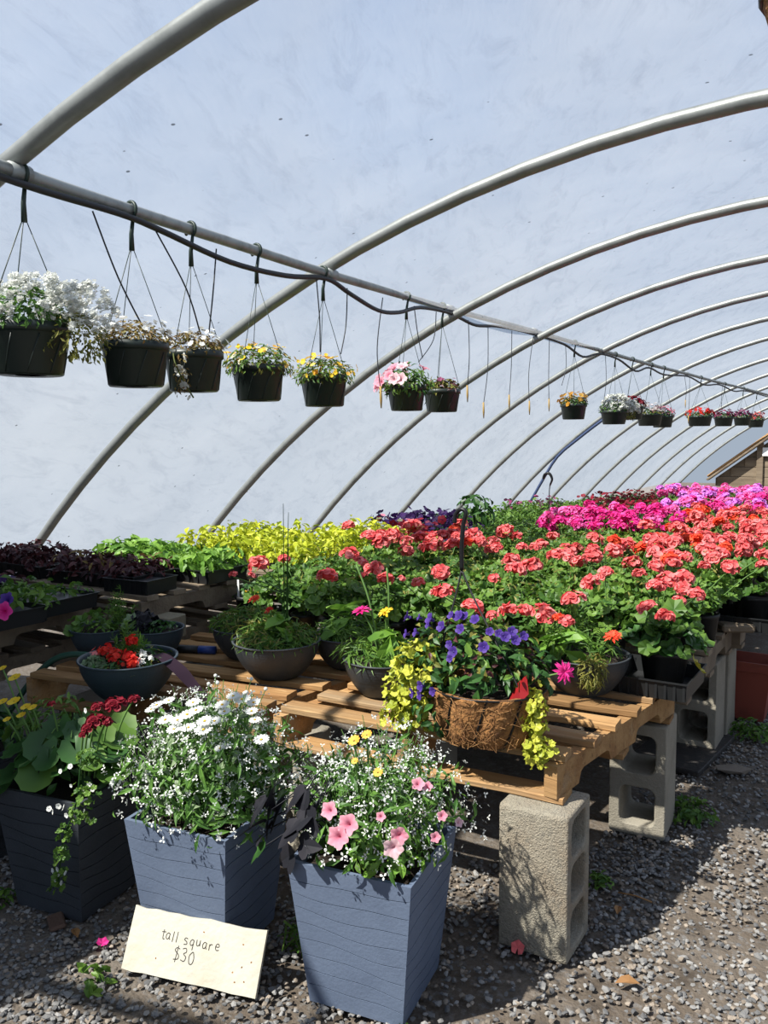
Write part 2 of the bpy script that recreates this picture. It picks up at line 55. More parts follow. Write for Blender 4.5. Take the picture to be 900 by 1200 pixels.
# ------------------------------------------------------------------ helpers
def mat(name, base, rough=0.6, metal=0.0, var=None, noise=None, bump=None, trans=0.0, rnd_obj=0.0, spec=0.4, coord='Object', stretch=(1, 1, 1)):
    """base colour; var = second colour mixed by the per-leaf attribute; noise = (scale, colour, lo, hi); bump = (scale, strength); trans = translucency."""
    m = bpy.data.materials.new(name); m.use_nodes = True
    t = m.node_tree; t.nodes.clear(); L = t.links.new
    out = N(t, 'ShaderNodeOutputMaterial')
    p = N(t, 'ShaderNodeBsdfPrincipled', inp={'Roughness': rough, 'Metallic': metal, 'Specular IOR Level': spec})
    col = N(t, 'ShaderNodeRGB'); col.outputs[0].default_value = (*base, 1); c = col.outputs[0]
    tcn = N(t, 'ShaderNodeTexCoord'); mp = N(t, 'ShaderNodeMapping'); mp.inputs['Scale'].default_value = stretch
    L(tcn.outputs[coord], mp.inputs[0])
    if rnd_obj or noise:
        oi = N(t, 'ShaderNodeObjectInfo'); ml = N(t, 'ShaderNodeVectorMath', operation='MULTIPLY_ADD')
        ml.inputs[1].default_value = (37, 23, 11)
        L(oi.outputs['Random'], ml.inputs[0]); L(mp.outputs[0], ml.inputs[2]); vec = ml.outputs[0]
    else: vec = mp.outputs[0]
    if var is not None:
        a = N(t, 'ShaderNodeAttribute', attribute_name='rnd')
        x = N(t, 'ShaderNodeMix', data_type='RGBA'); x.inputs[7].default_value = (*var, 1)
        L(a.outputs['Fac'], x.inputs[0]); L(c, x.inputs[6]); c = x.outputs[2]
    for nn in (noise if isinstance(noise, list) else [noise] if noise else []):
        sc, nc, lo, hi = nn
        z = N(t, 'ShaderNodeTexNoise', inp={'Scale': sc, 'Detail': 5.0, 'Roughness': 0.6}); L(vec, z.inputs['Vector'])
        r = N(t, 'ShaderNodeMapRange'); r.inputs[1].default_value = lo; r.inputs[2].default_value = hi; L(z.outputs['Fac'], r.inputs[0])
        x = N(t, 'ShaderNodeMix', data_type='RGBA'); x.inputs[7].default_value = (*nc, 1)
        L(r.outputs[0], x.inputs[0]); L(c, x.inputs[6]); c = x.outputs[2]
    if rnd_obj:
        hs = N(t, 'ShaderNodeHueSaturation'); r = N(t, 'ShaderNodeMapRange')
        r.inputs[3].default_value = 1 - rnd_obj; r.inputs[4].default_value = 1 + rnd_obj
        L(oi.outputs['Random'], r.inputs[0]); L(r.outputs[0], hs.inputs['Value']); L(c, hs.inputs['Color']); c = hs.outputs[0]
    L(c, p.inputs['Base Color'])
    if bump:
        z = N(t, 'ShaderNodeTexNoise', inp={'Scale': bump[0], 'Detail': 4.0}); L(vec, z.inputs['Vector'])
        b = N(t, 'ShaderNodeBump', inp={'Strength': bump[1], 'Distance': 0.01}); L(z.outputs['Fac'], b.inputs['Height']); L(b.outputs[0], p.inputs['Normal'])
    if trans:
        tl = N(t, 'ShaderNodeBsdfTranslucent'); L(c, tl.inputs[0])
        ms = N(t, 'ShaderNodeMixShader', inp={0: trans}); L(p.outputs[0], ms.inputs[1]); L(tl.outputs[0], ms.inputs[2]); L(ms.outputs[0], out.inputs[0])
    else: L(p.outputs[0], out.inputs[0])
    return m

class MB:
    """Collects triangles as numpy arrays, then builds ONE mesh."""
    def __init__(s): s.V = []; s.T = []; s.R = []; s.S = []; s.Mi = []; s.n = 0
    def add(s, v, t, rnd=0.0, smooth=False, mi=0):
        v = np.asarray(v, float).reshape(-1, 3); t = np.asarray(t, int).reshape(-1, 3)
        s.V.append(v); s.T.append(t + s.n); s.n += len(v)
        s.R.append(np.broadcast_to(np.asarray(rnd, float), (len(v),)).copy() if np.ndim(rnd) == 0 else np.asarray(rnd, float))
        s.S.append(np.full(len(t), smooth)); s.Mi.append(np.full(len(t), mi)); return s
    def scatter(s, tmpl, pos, mats, rnd, smooth=False, mi=0):
        tv, tt = tmpl; n = len(pos); k = len(tv)
        v = np.einsum('nij,kj->nki', mats, tv) + pos[:, None, :]
        t = tt[None] + (np.arange(n) * k)[:, None, None]
        return s.add(v.reshape(-1, 3), t.reshape(-1, 3), np.repeat(rnd, k), smooth, mi)
    def mesh(s, name, mats):
        V = np.concatenate(s.V); T = np.concatenate(s.T)
        me = bpy.data.meshes.new(name); me.vertices.add(len(V)); me.vertices.foreach_set('co', V.astype(np.float32).ravel())
        me.loops.add(len(T) * 3); me.loops.foreach_set('vertex_index', T.astype(np.int32).ravel())
        me.polygons.add(len(T)); me.polygons.foreach_set('loop_start', np.arange(0, len(T) * 3, 3, dtype=np.int32))
        me.polygons.foreach_set('use_smooth', np.concatenate(s.S)); me.polygons.foreach_set('material_index', np.concatenate(s.Mi).astype(np.int32))
        a = me.attributes.new('rnd', 'FLOAT', 'POINT'); a.data.foreach_set('value', np.concatenate(s.R).astype(np.float32))
        for m in (mats if isinstance(mats, (list, tuple)) else [mats]): me.materials.append(m)
        me.update(calc_edges=True); return me
    def build(s, name, mats, parent=None, loc=(0, 0, 0), rot=(0, 0, 0), kind=None, label=None):
        return inst(name, s.mesh(name, mats), parent, loc, rot, kind=kind, label=label)

def inst(name, me, parent=None, loc=(0, 0, 0), rot=(0, 0, 0), sc=None, kind=None, label=None, m=None):
    o = bpy.data.objects.new(name, me); COL.objects.link(o)
    o.location = loc; o.rotation_euler = rot
    if sc is not None: o.scale = (sc, sc, sc) if isinstance(sc, (int, float)) else sc
    if parent is not None: o.parent = parent
    if kind: o['kind'] = kind
    if label: o['label'] = label
    if m is not None: o.material_slots[0].link = 'OBJECT'; o.material_slots[0].material = m
    return o
def tag(o, label, cat, group=None, kind=None):
    o['label'] = label; o['category'] = cat
    if group: o['group'] = group
    if kind: o['kind'] = kind
    return o
def thing(name, loc, label, cat, group=None, rz=0):
    o = bpy.data.objects.new(name, None); COL.objects.link(o); o.empty_display_size = 0.05
    o.location = loc; o.rotation_euler = (0, 0, rz); return tag(o, label, cat, group)
KIDS = {}
def dup(root, loc, rz=0, sc=1.0, label=None, group=None):
    def cp(o, par):
        c = o.copy(); COL.objects.link(c)
        if par is not None: c.parent = par
        for ch in list(o.children): cp(ch, c)
        return c
    r = cp(root, None); r.location = loc; r.rotation_euler = (0, 0, rz); r.scale = (sc, sc, sc)
    if label: r['label'] = label
    if group: r['group'] = group
    return r

def box_t(sx, sy, sz, bev=0.0):
    bm = bmesh.new(); bmesh.ops.create_cube(bm, size=1.0)
    for v in bm.verts: v.co = (v.co.x * sx, v.co.y * sy, v.co.z * sz)
    if bev: bmesh.ops.bevel(bm, geom=list(bm.edges), offset=bev, segments=1, affect='EDGES', profile=0.5)
    bmesh.ops.triangulate(bm, faces=list(bm.faces))
    v = np.array([list(x.co) for x in bm.verts]); bm.verts.index_update()
    t = np.array([[x.index for x in f.verts] for f in bm.faces]); bm.free(); return v, t
def add_box(mb, c, size, bev=0.002, rz=0.0, **k):
    v, t = box_t(*size, bev); ca, sa = math.cos(rz), math.sin(rz)
    v = v @ np.array([[ca, sa, 0], [-sa, ca, 0], [0, 0, 1]]); return mb.add(v + np.array(c), t, **k)
def grid_t(P, closed_u=False, closed_v=False):
    """P (nu, nv, 3) -> verts, tris"""
    nu, nv = P.shape[:2]; T = []
    for i in range(nu if closed_u else nu - 1):
        for j in range(nv if closed_v else nv - 1):
            a = i * nv + j; b = ((i + 1) % nu) * nv + j; c = ((i + 1) % nu) * nv + (j + 1) % nv; d = i * nv + (j + 1) % nv
            T += [(a, b, c), (a, c, d)]
    return P.reshape(-1, 3), np.array(T)
def lathe(mb, prof, n=32, smooth=True, wob=0.0, **k):
    a = np.linspace(0, 2 * PI, n, endpoint=False); p = np.array(prof, float)
    P = np.stack([p[:, 0][:, None] * np.cos(a), p[:, 0][:, None] * np.sin(a), np.repeat(p[:, 1][:, None], n, 1)], -1)
    v, t = grid_t(P, closed_v=True); return mb.add(v, t[:, ::-1], smooth=smooth, **k)
def disc(mb, r, z, n=24, bumpy=0.0, rng=None, **k):
    V = [(0, 0, z)]; T = []
    for q, f in enumerate((0.5, 1.0)):
        for i in range(n):
            V.append((r * f * math.cos(2 * PI * i / n), r * f * math.sin(2 * PI * i / n), z + (rng.uniform(-bumpy, bumpy) if rng else 0)))
    for i in range(n):
        j = (i + 1) % n
        T += [(0, 1 + i, 1 + j), (1 + i, 1 + n + i, 1 + n + j), (1 + i, 1 + n + j, 1 + j)]
    return mb.add(V, T, **k)
def tube(mb, pts, r, n=6, smooth=True, cap=True, closed=False, **k):
    p = np.array(pts, float); m = len(p)
    r = np.full(m, r) if np.ndim(r) == 0 else np.array(r, float)
    if closed: tg = np.roll(p, -1, 0) - np.roll(p, 1, 0)
    else: tg = np.gradient(p, axis=0)
    tg /= np.linalg.norm(tg, axis=1)[:, None] + 1e-9
    ref = np.array([0, 0, 1.0]) if abs(tg[0][2]) < 0.9 else np.array([1.0, 0, 0])
    u = np.cross(tg[0], ref); u /= np.linalg.norm(u); P = []
    for i in range(m):
        u = u - tg[i] * (u @ tg[i]); u /= np.linalg.norm(u) + 1e-9; v = np.cross(tg[i], u)
        P.append([p[i] + r[i] * (math.cos(2 * PI * j / n) * u + math.sin(2 * PI * j / n) * v) for j in range(n)])
    V, T = grid_t(np.array(P), closed_u=closed, closed_v=True)
    if cap and not closed:
        b = len(V); V = np.vstack([V, p[0], p[-1]]); T = list(T)
        for j in range(n): T += [(b, j, (j + 1) % n), (b + 1, (m - 1) * n + (j + 1) % n, (m - 1) * n + j)]
    return mb.add(V, T, smooth=smooth, **k)
def spline(pts, n=8):
    p = [Vector(q) for q in pts]; out = []
    for i in range(len(p) - 1):
        a = p[i - 1] if i else p[0]; b, c = p[i], p[i + 1]; d = p[i + 2] if i + 2 < len(p) else c
        for j in range(n):
            t = j / n
            out.append(0.5 * ((2 * b) + (c - a) * t + (2 * a - 5 * b + 4 * c - d) * t * t + (3 * b - a - 3 * c + d) * t ** 3))
    out.append(p[-1]); return [tuple(q) for q in out]

# ---- leaf / petal templates: base at the origin, length along +Y, upper side +Z
def T_(v, t): return np.array(v, float), np.array(t, int)
def oval(w=0.5, fold=0.12, droop=0.18):
    return T_([(0, 0, 0), (-w / 2, .42, fold), (w / 2, .42, fold), (0, .45, 0), (0, 1, -droop), (-w * .36, .74, fold - droop * .4), (w * .36, .74, fold - droop * .4)],
              [(0, 3, 1), (0, 2, 3), (1, 3, 5), (3, 4, 5), (2, 6, 3), (3, 6, 4)])
def diamond(w=0.4, fold=0.08): return T_([(0, 0, 0), (-w / 2, .45, fold), (0, 1, -.08), (w / 2, .45, fold)], [(0, 2, 1), (0, 3, 2)])
def strap(w=0.1, droop=0.3, k=4):
    v = []; t = []
    for i in range(k + 1):
        s = i / k; ww = w * (1 - s ** 2.2) * .5 + .004
        v += [(-ww, s, -droop * s * s), (ww, s, -droop * s * s)]
        if i: a = 2 * i - 2; t += [(a, a + 1, a + 3), (a, a + 3, a + 2)]
    return T_(v, t)
def scallop(n=10, cup=0.16, ruf=0.07, lob=0.08, R=0.5):
    v = [(0, R * .9, -cup * .4)]; t = []
    for i in range(n + 1):
        a = -PI / 2 + 0.22 + (2 * PI - 0.44) * i / n; rr = R * (1 + lob * (1 if i % 2 else -1))
        v.append((rr * math.cos(a), R * .95 + rr * math.sin(a), cup * .5 + ruf * (1 if i % 2 else -1)))
        if i: t.append((0, i, i + 1))
    return T_(v, t)
def lobed(n=5, R=0.5):
    """palmate leaf with pointed lobes"""
    v = [(0, .3, 0)]; t = []; k = 2 * n
    for i in range(k + 1):
        a = -PI / 2 + .25 + (2 * PI - .5) * i / k; tip = i % 2 == 1
        rr = (0.62 + 0.25 * math.sin(PI * i / k)) if tip else 0.3
        v.append((rr * math.cos(a) * .85, .36 + rr * math.sin(a), (-.10 if tip else .05)))
        if i: t.append((0, i, i + 1))
    return T_(v, t)
def ivy():
    """soft three-lobed leaf"""
    pts = [(0, 0), (-.18, -.06), (-.34, .08), (-.46, .28), (-.40, .42), (-.24, .46), (-.20, .66), (-.10, .86), (0, 1.0)]
    v = [(0, .35, 0)] + [(x, y, .05 * abs(x) * 4 - .12 * y * y) for x, y in pts] + [(-x, y, .05 * abs(x) * 4 - .12 * y * y) for x, y in pts[-2:0:-1]]
    n = len(v) - 1; return T_(v, [(0, 1 + (i + 1) % n, 1 + i) for i in range(n)])
def flower(n=5, r=0.5, w=0.75, cup=0.1, gap=0.05):
    """flat flower facing +Z, centred"""
    v = []; t = []
    for i in range(n):
        a = 2 * PI * i / n; d = np.array([math.cos(a), math.sin(a), 0]); s = np.array([-math.sin(a), math.cos(a), 0]); b = len(v)
        hw = w * r * math.tan(PI / n) if n > 4 else w * r * .6
        v += [tuple(d * gap * r), tuple(d * r * .6 - s * hw * .95 + [0, 0, cup * .6]), tuple(d * r * .6 + s * hw * .95 + [0, 0, cup * .6]), tuple(d * r - s * hw * .5 + [0, 0, cup]), tuple(d * r + s * hw * .5 + [0, 0, cup])]
        t += [(b, b + 2, b + 1), (b + 1, b + 2, b + 4), (b + 1, b + 4, b + 3)]
    return T_(v, t)
def ball(n=1):
    bm = bmesh.new(); bmesh.ops.create_icosphere(bm, subdivisions=n, radius=1.0); bm.verts.index_update()
    v = np.array([list(x.co) for x in bm.verts]); t = np.array([[x.index for x in f.verts] for f in bm.faces]); bm.free(); return v, t
LF_OVAL, LF_NARROW, LF_DIA, LF_THIN = oval(), oval(.3, .05, .25), diamond(), diamond(.16, .02)
LF_SCAL, LF_LOBE, LF_STRAP = scallop(), lobed(), strap()
FL5, FL4, DAISY = flower(), flower(4, .5, .8), flower(13, .5, .9, .03, .15)
BALL = ball(1)

def frames(nrm, rng, out=None, size=1.0, down=0.0, tilt=0.35):
    """matrices whose +Z follows NRM (jittered) and whose +Y points along OUT (jittered)"""
    n = len(nrm); z = nrm + rng.normal(0, tilt, (n, 3)); z /= np.linalg.norm(z, axis=1)[:, None]
    y = rng.normal(0, .6, (n, 3)) if out is None else out + rng.normal(0, .45, (n, 3))
    y[:, 2] -= down
    y -= z * (y * z).sum(1)[:, None]; y /= np.linalg.norm(y, axis=1)[:, None] + 1e-9
    x = np.cross(y, z); s = np.broadcast_to(np.asarray(size, float), (n,))
    return np.stack([x, y, z], -1) * s[:, None, None]
def dome(n, c, r, rng, zmin=-0.2, shell=(0.55, 1.0), upb=0.7):
    d = rng.normal(0, 1, (n * 4, 3)); d /= np.linalg.norm(d, axis=1)[:, None]; d = d[d[:, 2] > zmin][:n]
    f = rng.uniform(shell[0] ** 2, shell[1] ** 2, len(d)) ** .5
    r = np.array(r, float); p = np.array(c) + d * r * f[:, None]
    nn = d / r; nn /= np.linalg.norm(nn, axis=1)[:, None]; o = nn.copy(); nn[:, 2] += upb; nn /= np.linalg.norm(nn, axis=1)[:, None]
    return p, nn, o
def leaves(mb, tmpl, n, c, r, size, seed, zmin=-0.2, shell=(0.55, 1.0), upb=0.7, down=0.2, tilt=0.4, jit=0.3, mi=0, rr=(0, 1)):
    rng = np.random.default_rng(seed); p, nn, o = dome(n, c, r, rng, zmin, shell, upb); n = len(p)
    s = size * rng.uniform(1 - jit, 1 + jit, n)
    M = frames(nn, rng, o, s, down, tilt)
    ctr = (M @ np.array([0, .5, 0]))
    return mb.scatter(tmpl, p - ctr, M, rng.uniform(rr[0], rr[1], n), mi=mi)
def spray(mb, n, base, r_top, h, rad, seed, lean=0.5, k=4):
    """thin stems from BASE fanning up"""
    rng = random.Random(seed)
    for i in range(n):
        a = rng.uniform(0, 2 * PI); q = rng.uniform(.2, 1) * r_top; hh = h * rng.uniform(.7, 1)
        tube(mb, [(base[0], base[1], base[2]), (base[0] + q * .4 * math.cos(a), base[1] + q * .4 * math.sin(a), base[2] + hh * .6), (base[0] + q * math.cos(a), base[1] + q * math.sin(a), base[2] + hh)], rad, 3, cap=False)

# ------------------------------------------------------------------ materials
G = {}
G['film'] = None
G['steel'] = mat('galvanised_steel', (.24, .25, .24), .45, .4, noise=[(9, (.15, .16, .15), .5, .8)], bump=(60, .05))
G['purlin'] = mat('dull_galvanised', (.30, .32, .31), .5, .45, noise=[(14, (.16, .17, .16), .45, .75)])
G['black'] = mat('black_plastic', (.012, .013, .014), .45)
G['hose'] = mat('black_hose', (.012, .014, .018), .5)
G['basket'] = mat('dark_green_plastic', (.012, .020, .017), .42, noise=[(6, (.02, .026, .022), .45, .7)])
G['greenhook'] = mat('green_hanger_plastic', (.015, .030, .022), .45)
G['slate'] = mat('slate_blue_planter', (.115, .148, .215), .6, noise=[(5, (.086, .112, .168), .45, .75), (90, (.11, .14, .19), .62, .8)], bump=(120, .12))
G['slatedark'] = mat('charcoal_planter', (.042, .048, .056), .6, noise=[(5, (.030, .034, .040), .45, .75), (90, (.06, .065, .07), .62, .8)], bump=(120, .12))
G['charcoal'] = mat('charcoal_bowl', (.040, .046, .052), .5, noise=[(7, (.055, .060, .065), .5, .8)], bump=(150, .1), rnd_obj=.15)
G['bluebowl'] = mat('blue_grey_bowl', (.030, .046, .058), .5, noise=[(7, (.024, .036, .046), .5, .8)], bump=(150, .1))
G['soil'] = mat('potting_soil', (.022, .015, .010), .95, noise=[(60, (.07, .05, .035), .6, .75)], bump=(80, .8))
G['wood'] = mat('pallet_wood', (.34, .20, .085), .85, noise=[(6, (.24, .125, .050), .42, .66), (26, (.13, .070, .030), .56, .74), (2.4, (.27, .215, .145), .55, .78), (70, (.50, .33, .16), .62, .75)], bump=(45, .5), rnd_obj=.25, stretch=(.14, 2.0, 2.0), spec=.2)
G['oldwood'] = mat('weathered_wood', (.20, .155, .105), .85, noise=[(3, (.11, .08, .055), .42, .68), (14, (.06, .045, .03), .6, .78)], bump=(40, .4), rnd_obj=.2, stretch=(.22, 2.2, 2.2))
G['concrete'] = mat('coarse_concrete', (.29, .262, .205), .92, noise=[(4, (.24, .19, .135), .48, .7), (70, (.19, .17, .135), .52, .68), (170, (.55, .51, .43), .62, .75)], bump=(230, .8))
G['concrete2'] = mat('smooth_concrete', (.27, .245, .195), .9, noise=[(5, (.19, .17, .13), .45, .7), (120, (.34, .31, .25), .6, .75)], bump=(150, .4), rnd_obj=.1)
G['terracotta'] = mat('terracotta_plastic', (.24, .055, .035), .6, noise=[(8, (.16, .04, .028), .5, .75)])
G['coir'] = mat('coconut_fibre', (.30, .14, .045), .95, noise=[(35, (.13, .055, .018), .42, .65), (120, (.45, .25, .10), .58, .72)], bump=(90, 1.0))
G['fibre'] = mat('loose_fibre', (.38, .20, .075), .9, var=(.16, .07, .025))
G['stem'] = mat('green_stem', (.10, .20, .045), .6, trans=.1)
G['leaf'] = mat('green_leaf', (.040, .110, .016), .5, var=(.155, .275, .040), trans=.32)
G['leafdk'] = mat('dark_green_leaf', (.016, .056, .012), .45, var=(.055, .150, .028), trans=.22)
G['leaflt'] = mat('bright_green_leaf', (.085, .21, .025), .5, var=(.22, .40, .05), trans=.3)
G['lime'] = mat('lime_leaf', (.34, .42, .02), .5, var=(.60, .62, .045), trans=.3)
G['gold'] = mat('golden_creeping_leaf', (.26, .32, .03), .5, var=(.58, .58, .07), trans=.3)
G['olive'] = mat('olive_leaf', (.10, .12, .02), .55, var=(.26, .24, .05), trans=.25)
G['brownleaf'] = mat('browning_leaf', (.14, .075, .022), .65, var=(.26, .20, .06), trans=.2)
G['coleus'] = mat('dark_coleus_leaf', (.032, .010, .014), .5, var=(.105, .030, .030), trans=.15)
G['blackleaf'] = mat('near_black_leaf', (.010, .011, .015), .6, var=(.020, .018, .024), trans=.06, spec=.25)
G['greyleaf'] = mat('grey_green_leaf', (.13, .20, .10), .6, var=(.24, .32, .17), trans=.25)
G['eleaf'] = mat('fine_green_leaf', (.045, .125, .020), .5, var=(.13, .27, .045), trans=.3)
def petal(name, a, b, tr=.3): G[name] = mat(name + '_petal', a, .55, var=b, trans=tr, spec=.2)
petal('white', (.68, .69, .64), (.78, .79, .75)); petal('cream', (.50, .50, .32), (.62, .62, .50))
petal('coral', (.74, .070, .078), (.84, .29, .28)); petal('red', (.62, .018, .018), (.80, .06, .035)); petal('scarlet', (.80, .050, .022), (.88, .14, .06))
petal('magenta', (.66, .012, .20), (.84, .07, .36)); petal('pink', (.80, .10, .38), (.86, .22, .52)); petal('orchid', (.66, .16, .66), (.80, .34, .80))
petal('softpink', (.68, .20, .29), (.76, .37, .44)); petal('palepink', (.70, .38, .44), (.76, .54, .56)); petal('yellow', (.80, .50, .02), (.88, .66, .06))
petal('orange', (.74, .34, .03), (.86, .55, .12)); petal('violet', (.050, .022, .20), (.14, .075, .37)); petal('purple', (.016, .006, .040), (.045, .015, .095))
petal('burgundy', (.13, .006, .014), (.26, .015, .030)); petal('plum', (.16, .02, .08), (.40, .10, .22)); petal('purplebloom', (.30, .02, .34), (.42, .05, .46))
# ------------------------------------------------------------------ the tunnel: film, hoops, purlin
HR, HXC, HZT, HB = 7.897, -0.433, 2.684, 10.744
DZ = [-.21, -.107, -.004, .046, .089, .115, .139, .072, .038, .009, -.029, -.05, -.108]
DX = [-.039, .017, .019, -.054, -.052, -.08, -.031, -.045, .002, .02, .054, .083, .105]
HY0, HSP = 3.328, 1.8
def hoop_y(k): return HY0 + HSP * (k - 1)
def hoop_off(k):
    k = min(max(k, 0), 12); i = int(k); f = k - i; j = min(i + 1, 12)
    return DX[i] * (1 - f) + DX[j] * f, DZ[i] * (1 - f) + DZ[j] * f
def arch(k, n, extra=0.0):
    """points of the arch cross-section at (fractional) hoop K, from the left foot to the right foot"""
    dx, dz = hoop_off(k); a0 = math.asin((HB - HZT - dz - .02) / HB)
    T = np.linspace(PI - a0 - .004, a0 + .004, n); rr = 1 - .0042 * (np.cos(2 * T) + 1) + .0012 * (np.cos(4 * T) - 1); cx, sz = np.cos(T) * rr, np.sin(T) * rr
    nx, nz_ = cx / HR, sz / HB; ln = np.sqrt(nx ** 2 + nz_ ** 2)
    return np.stack([HXC + HR * cx + dx + extra * nx / ln, np.full(n, hoop_y(k)), HZT - HB + HB * sz + dz + extra * nz_ / ln], -1)

def film_material():
    m = bpy.data.materials.new('greenhouse_film'); m.use_nodes = True; t = m.node_tree; t.nodes.clear(); L = t.links.new
    out = N(t, 'ShaderNodeOutputMaterial'); tcn = N(t, 'ShaderNodeTexCoord')
    n1 = N(t, 'ShaderNodeTexNoise', inp={'Scale': 1.3, 'Detail': 6.0, 'Roughness': .65}); L(tcn.outputs['Object'], n1.inputs['Vector'])
    mr = N(t, 'ShaderNodeMapping'); mr.inputs['Rotation'].default_value = (0, 0, -.42); L(tcn.outputs['Object'], mr.inputs[0])
    mp = N(t, 'ShaderNodeMapping'); mp.inputs['Scale'].default_value = (4.5, 1.2, 2.0); L(mr.outputs[0], mp.inputs[0])
    n2 = N(t, 'ShaderNodeTexNoise', inp={'Scale': 2.6, 'Detail': 6.0, 'Roughness': .7, 'Distortion': .6}); L(mp.outputs[0], n2.inputs['Vector'])
    sp = N(t, 'ShaderNodeTexVoronoi', inp={'Scale': 7.0, 'Randomness': 1.0}); L(tcn.outputs['Object'], sp.inputs['Vector'])
    spr = N(t, 'ShaderNodeMapRange'); spr.inputs[1].default_value = .035; spr.inputs[2].default_value = .055; L(sp.outputs['Distance'], spr.inputs[0])
    dirt = N(t, 'ShaderNodeMapRange'); dirt.inputs[1].default_value = .5; dirt.inputs[2].default_value = .75; dirt.inputs[4].default_value = .6; L(n2.outputs['Fac'], dirt.inputs[0])
    cx = N(t, 'ShaderNodeMix', data_type='RGBA'); cx.inputs[6].default_value = (.93, .95, .97, 1); cx.inputs[7].default_value = (.66, .69, .74, 1); L(dirt.outputs[0], cx.inputs[0])
    cs = N(t, 'ShaderNodeMix', data_type='RGBA'); cs.inputs[6].default_value = (.25, .26, .27, 1); L(spr.outputs[0], cs.inputs[0]); L(cx.outputs[2], cs.inputs[7])
    bmp = N(t, 'ShaderNodeBump', inp={'Strength': .35, 'Distance': .02}); L(n2.outputs['Fac'], bmp.inputs['Height'])
    tr = N(t, 'ShaderNodeBsdfTransparent'); L(cs.outputs[2], tr.inputs[0])
    tl = N(t, 'ShaderNodeBsdfTranslucent'); L(cs.outputs[2], tl.inputs[0]); L(bmp.outputs[0], tl.inputs['Normal'])
    df = N(t, 'ShaderNodeBsdfDiffuse'); df.inputs[0].default_value = (.62, .66, .70, 1); L(bmp.outputs[0], df.inputs['Normal'])
    m1 = N(t, 'ShaderNodeMixShader', inp={0: .35}); L(tl.outputs[0], m1.inputs[1]); L(df.outputs[0], m1.inputs[2])
    fr = N(t, 'ShaderNodeMapRange'); fr.inputs[1].default_value = .3; fr.inputs[2].default_value = .7; fr.inputs[3].default_value = .13; fr.inputs[4].default_value = .19; L(n1.outputs['Fac'], fr.inputs[0])
    m2 = N(t, 'ShaderNodeMixShader'); L(fr.outputs[0], m2.inputs[0]); L(tr.outputs[0], m2.inputs[1]); L(m1.outputs[0], m2.inputs[2]); L(m2.outputs[0], out.inputs[0])
    return m
G['film'] = film_material()
ks = np.linspace(-2, 12, 14 * 8 + 1); nA = 72; rngf = np.random.default_rng(3)
P = []
for k in ks:
    sag = 4 * (k % 1) * (1 - k % 1)
    P.append(arch(k, nA, .036 - .030 * sag + 0))
P = np.array(P); P[1:-1, 2:-2] += rngf.normal(0, .0018, P[1:-1, 2:-2].shape)
v, t = grid_t(P); mb = MB(); mb.add(v, t, smooth=True)
ceiling = mb.build('ceiling', G['film'], kind='structure', label='translucent whitish plastic film stretched over the steel hoops of the tunnel')
for k in range(-1, 13):
    if k == -1: pts = arch(-1, 40)
    else: pts = arch(k, 40)
    mb = MB(); tube(mb, pts, .031, 10); mb.build('hoop', G['steel'], ceiling)
PK = [(-1.9, -.6, 2.15), (-2.12, .9, 2.15), (-2.222, 1.528, 2.147), (-2.33, 2.5, 2.158), (-2.415, 3.328, 2.167), (-2.721, 5.128, 2.257), (-2.84, 6.928, 2.303), (-2.818, 8.728, 2.285), (-2.753, 10.528, 2.256), (-2.745, 12.328, 2.262),
      (-2.657, 14.128, 2.234), (-2.521, 15.928, 2.205), (-2.42, 19.5, 2.17), (-2.35, 23.1, 2.13)]
def purlin_at(y):
    for a, b in zip(PK, PK[1:]):
        if a[1] <= y <= b[1]:
            f = (y - a[1]) / (b[1] - a[1]); return tuple(a[i] * (1 - f) + b[i] * f for i in range(3))
mb = MB(); tube(mb, spline(PK, 5), .0205, 10); purlin = mb.build('purlin', G['purlin'], ceiling)
for k in range(0, 9):           # clamps that hold the purlin to the hoops
    q = purlin_at(hoop_y(k)); mb = MB(); tube(mb, [(q[0], q[1] - .035, q[2]), (q[0] - .004, q[1] + .035, q[2] + .002)], .027, 10); mb.build('clamp', G['purlin'], purlin)

# dark sheet added over the film, out of view, to shade the left benches
G['shade'] = mat('added_shade_sheet', (.012, .016, .013), .9)
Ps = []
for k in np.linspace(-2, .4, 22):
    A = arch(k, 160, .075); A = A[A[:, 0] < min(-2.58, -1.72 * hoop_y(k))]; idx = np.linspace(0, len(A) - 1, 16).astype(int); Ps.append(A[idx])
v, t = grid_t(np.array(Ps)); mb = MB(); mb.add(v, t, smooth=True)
tag(mb.build('added_shade_sheet', G['shade']), 'dark sheet added out of view over the film to shade the left benches', 'shade cloth')

# ------------------------------------------------------------------ ground
rg = np.random.default_rng(11)
gx = np.concatenate([np.linspace(-6.2, -2.8, 14), np.linspace(-2.7, 1.2, 60), np.linspace(1.4, 5.4, 12)]); gy = np.concatenate([np.linspace(-2.5, .6, 8), np.linspace(.7, 5, 64), np.linspace(5.4, 26, 20)])
Pg = np.array([[(x, y, 0.010 * math.sin(1.7 * x + 2.1 * y) * math.sin(2.3 * y - x) - .012) for y in gy] for x in gx]); Pg[:, :, 2] += rg.normal(0, .002, Pg.shape[:2])
G['ground'] = mat('trodden_dirt', (.100, .078, .058), .95, noise=[(1.6, (.14, .118, .095), .45, .65), (45, (.16, .15, .14), .52, .7), (9, (.045, .034, .024), .55, .75)], bump=(70, .9))
G['stone'] = mat('gravel_stone', (.095, .094, .094), .9, var=(.29, .28, .265), bump=(60, .3))
G['stone2'] = mat('tan_gravel_stone', (.14, .115, .09), .9, var=(.30, .25, .20), bump=(60, .3))
v, t = grid_t(Pg); mb = MB(); mb.add(v, t, smooth=True); floor = mb.build('floor', G['ground'], kind='structure', label='grey gravel and brown trodden dirt ground of the tunnel')
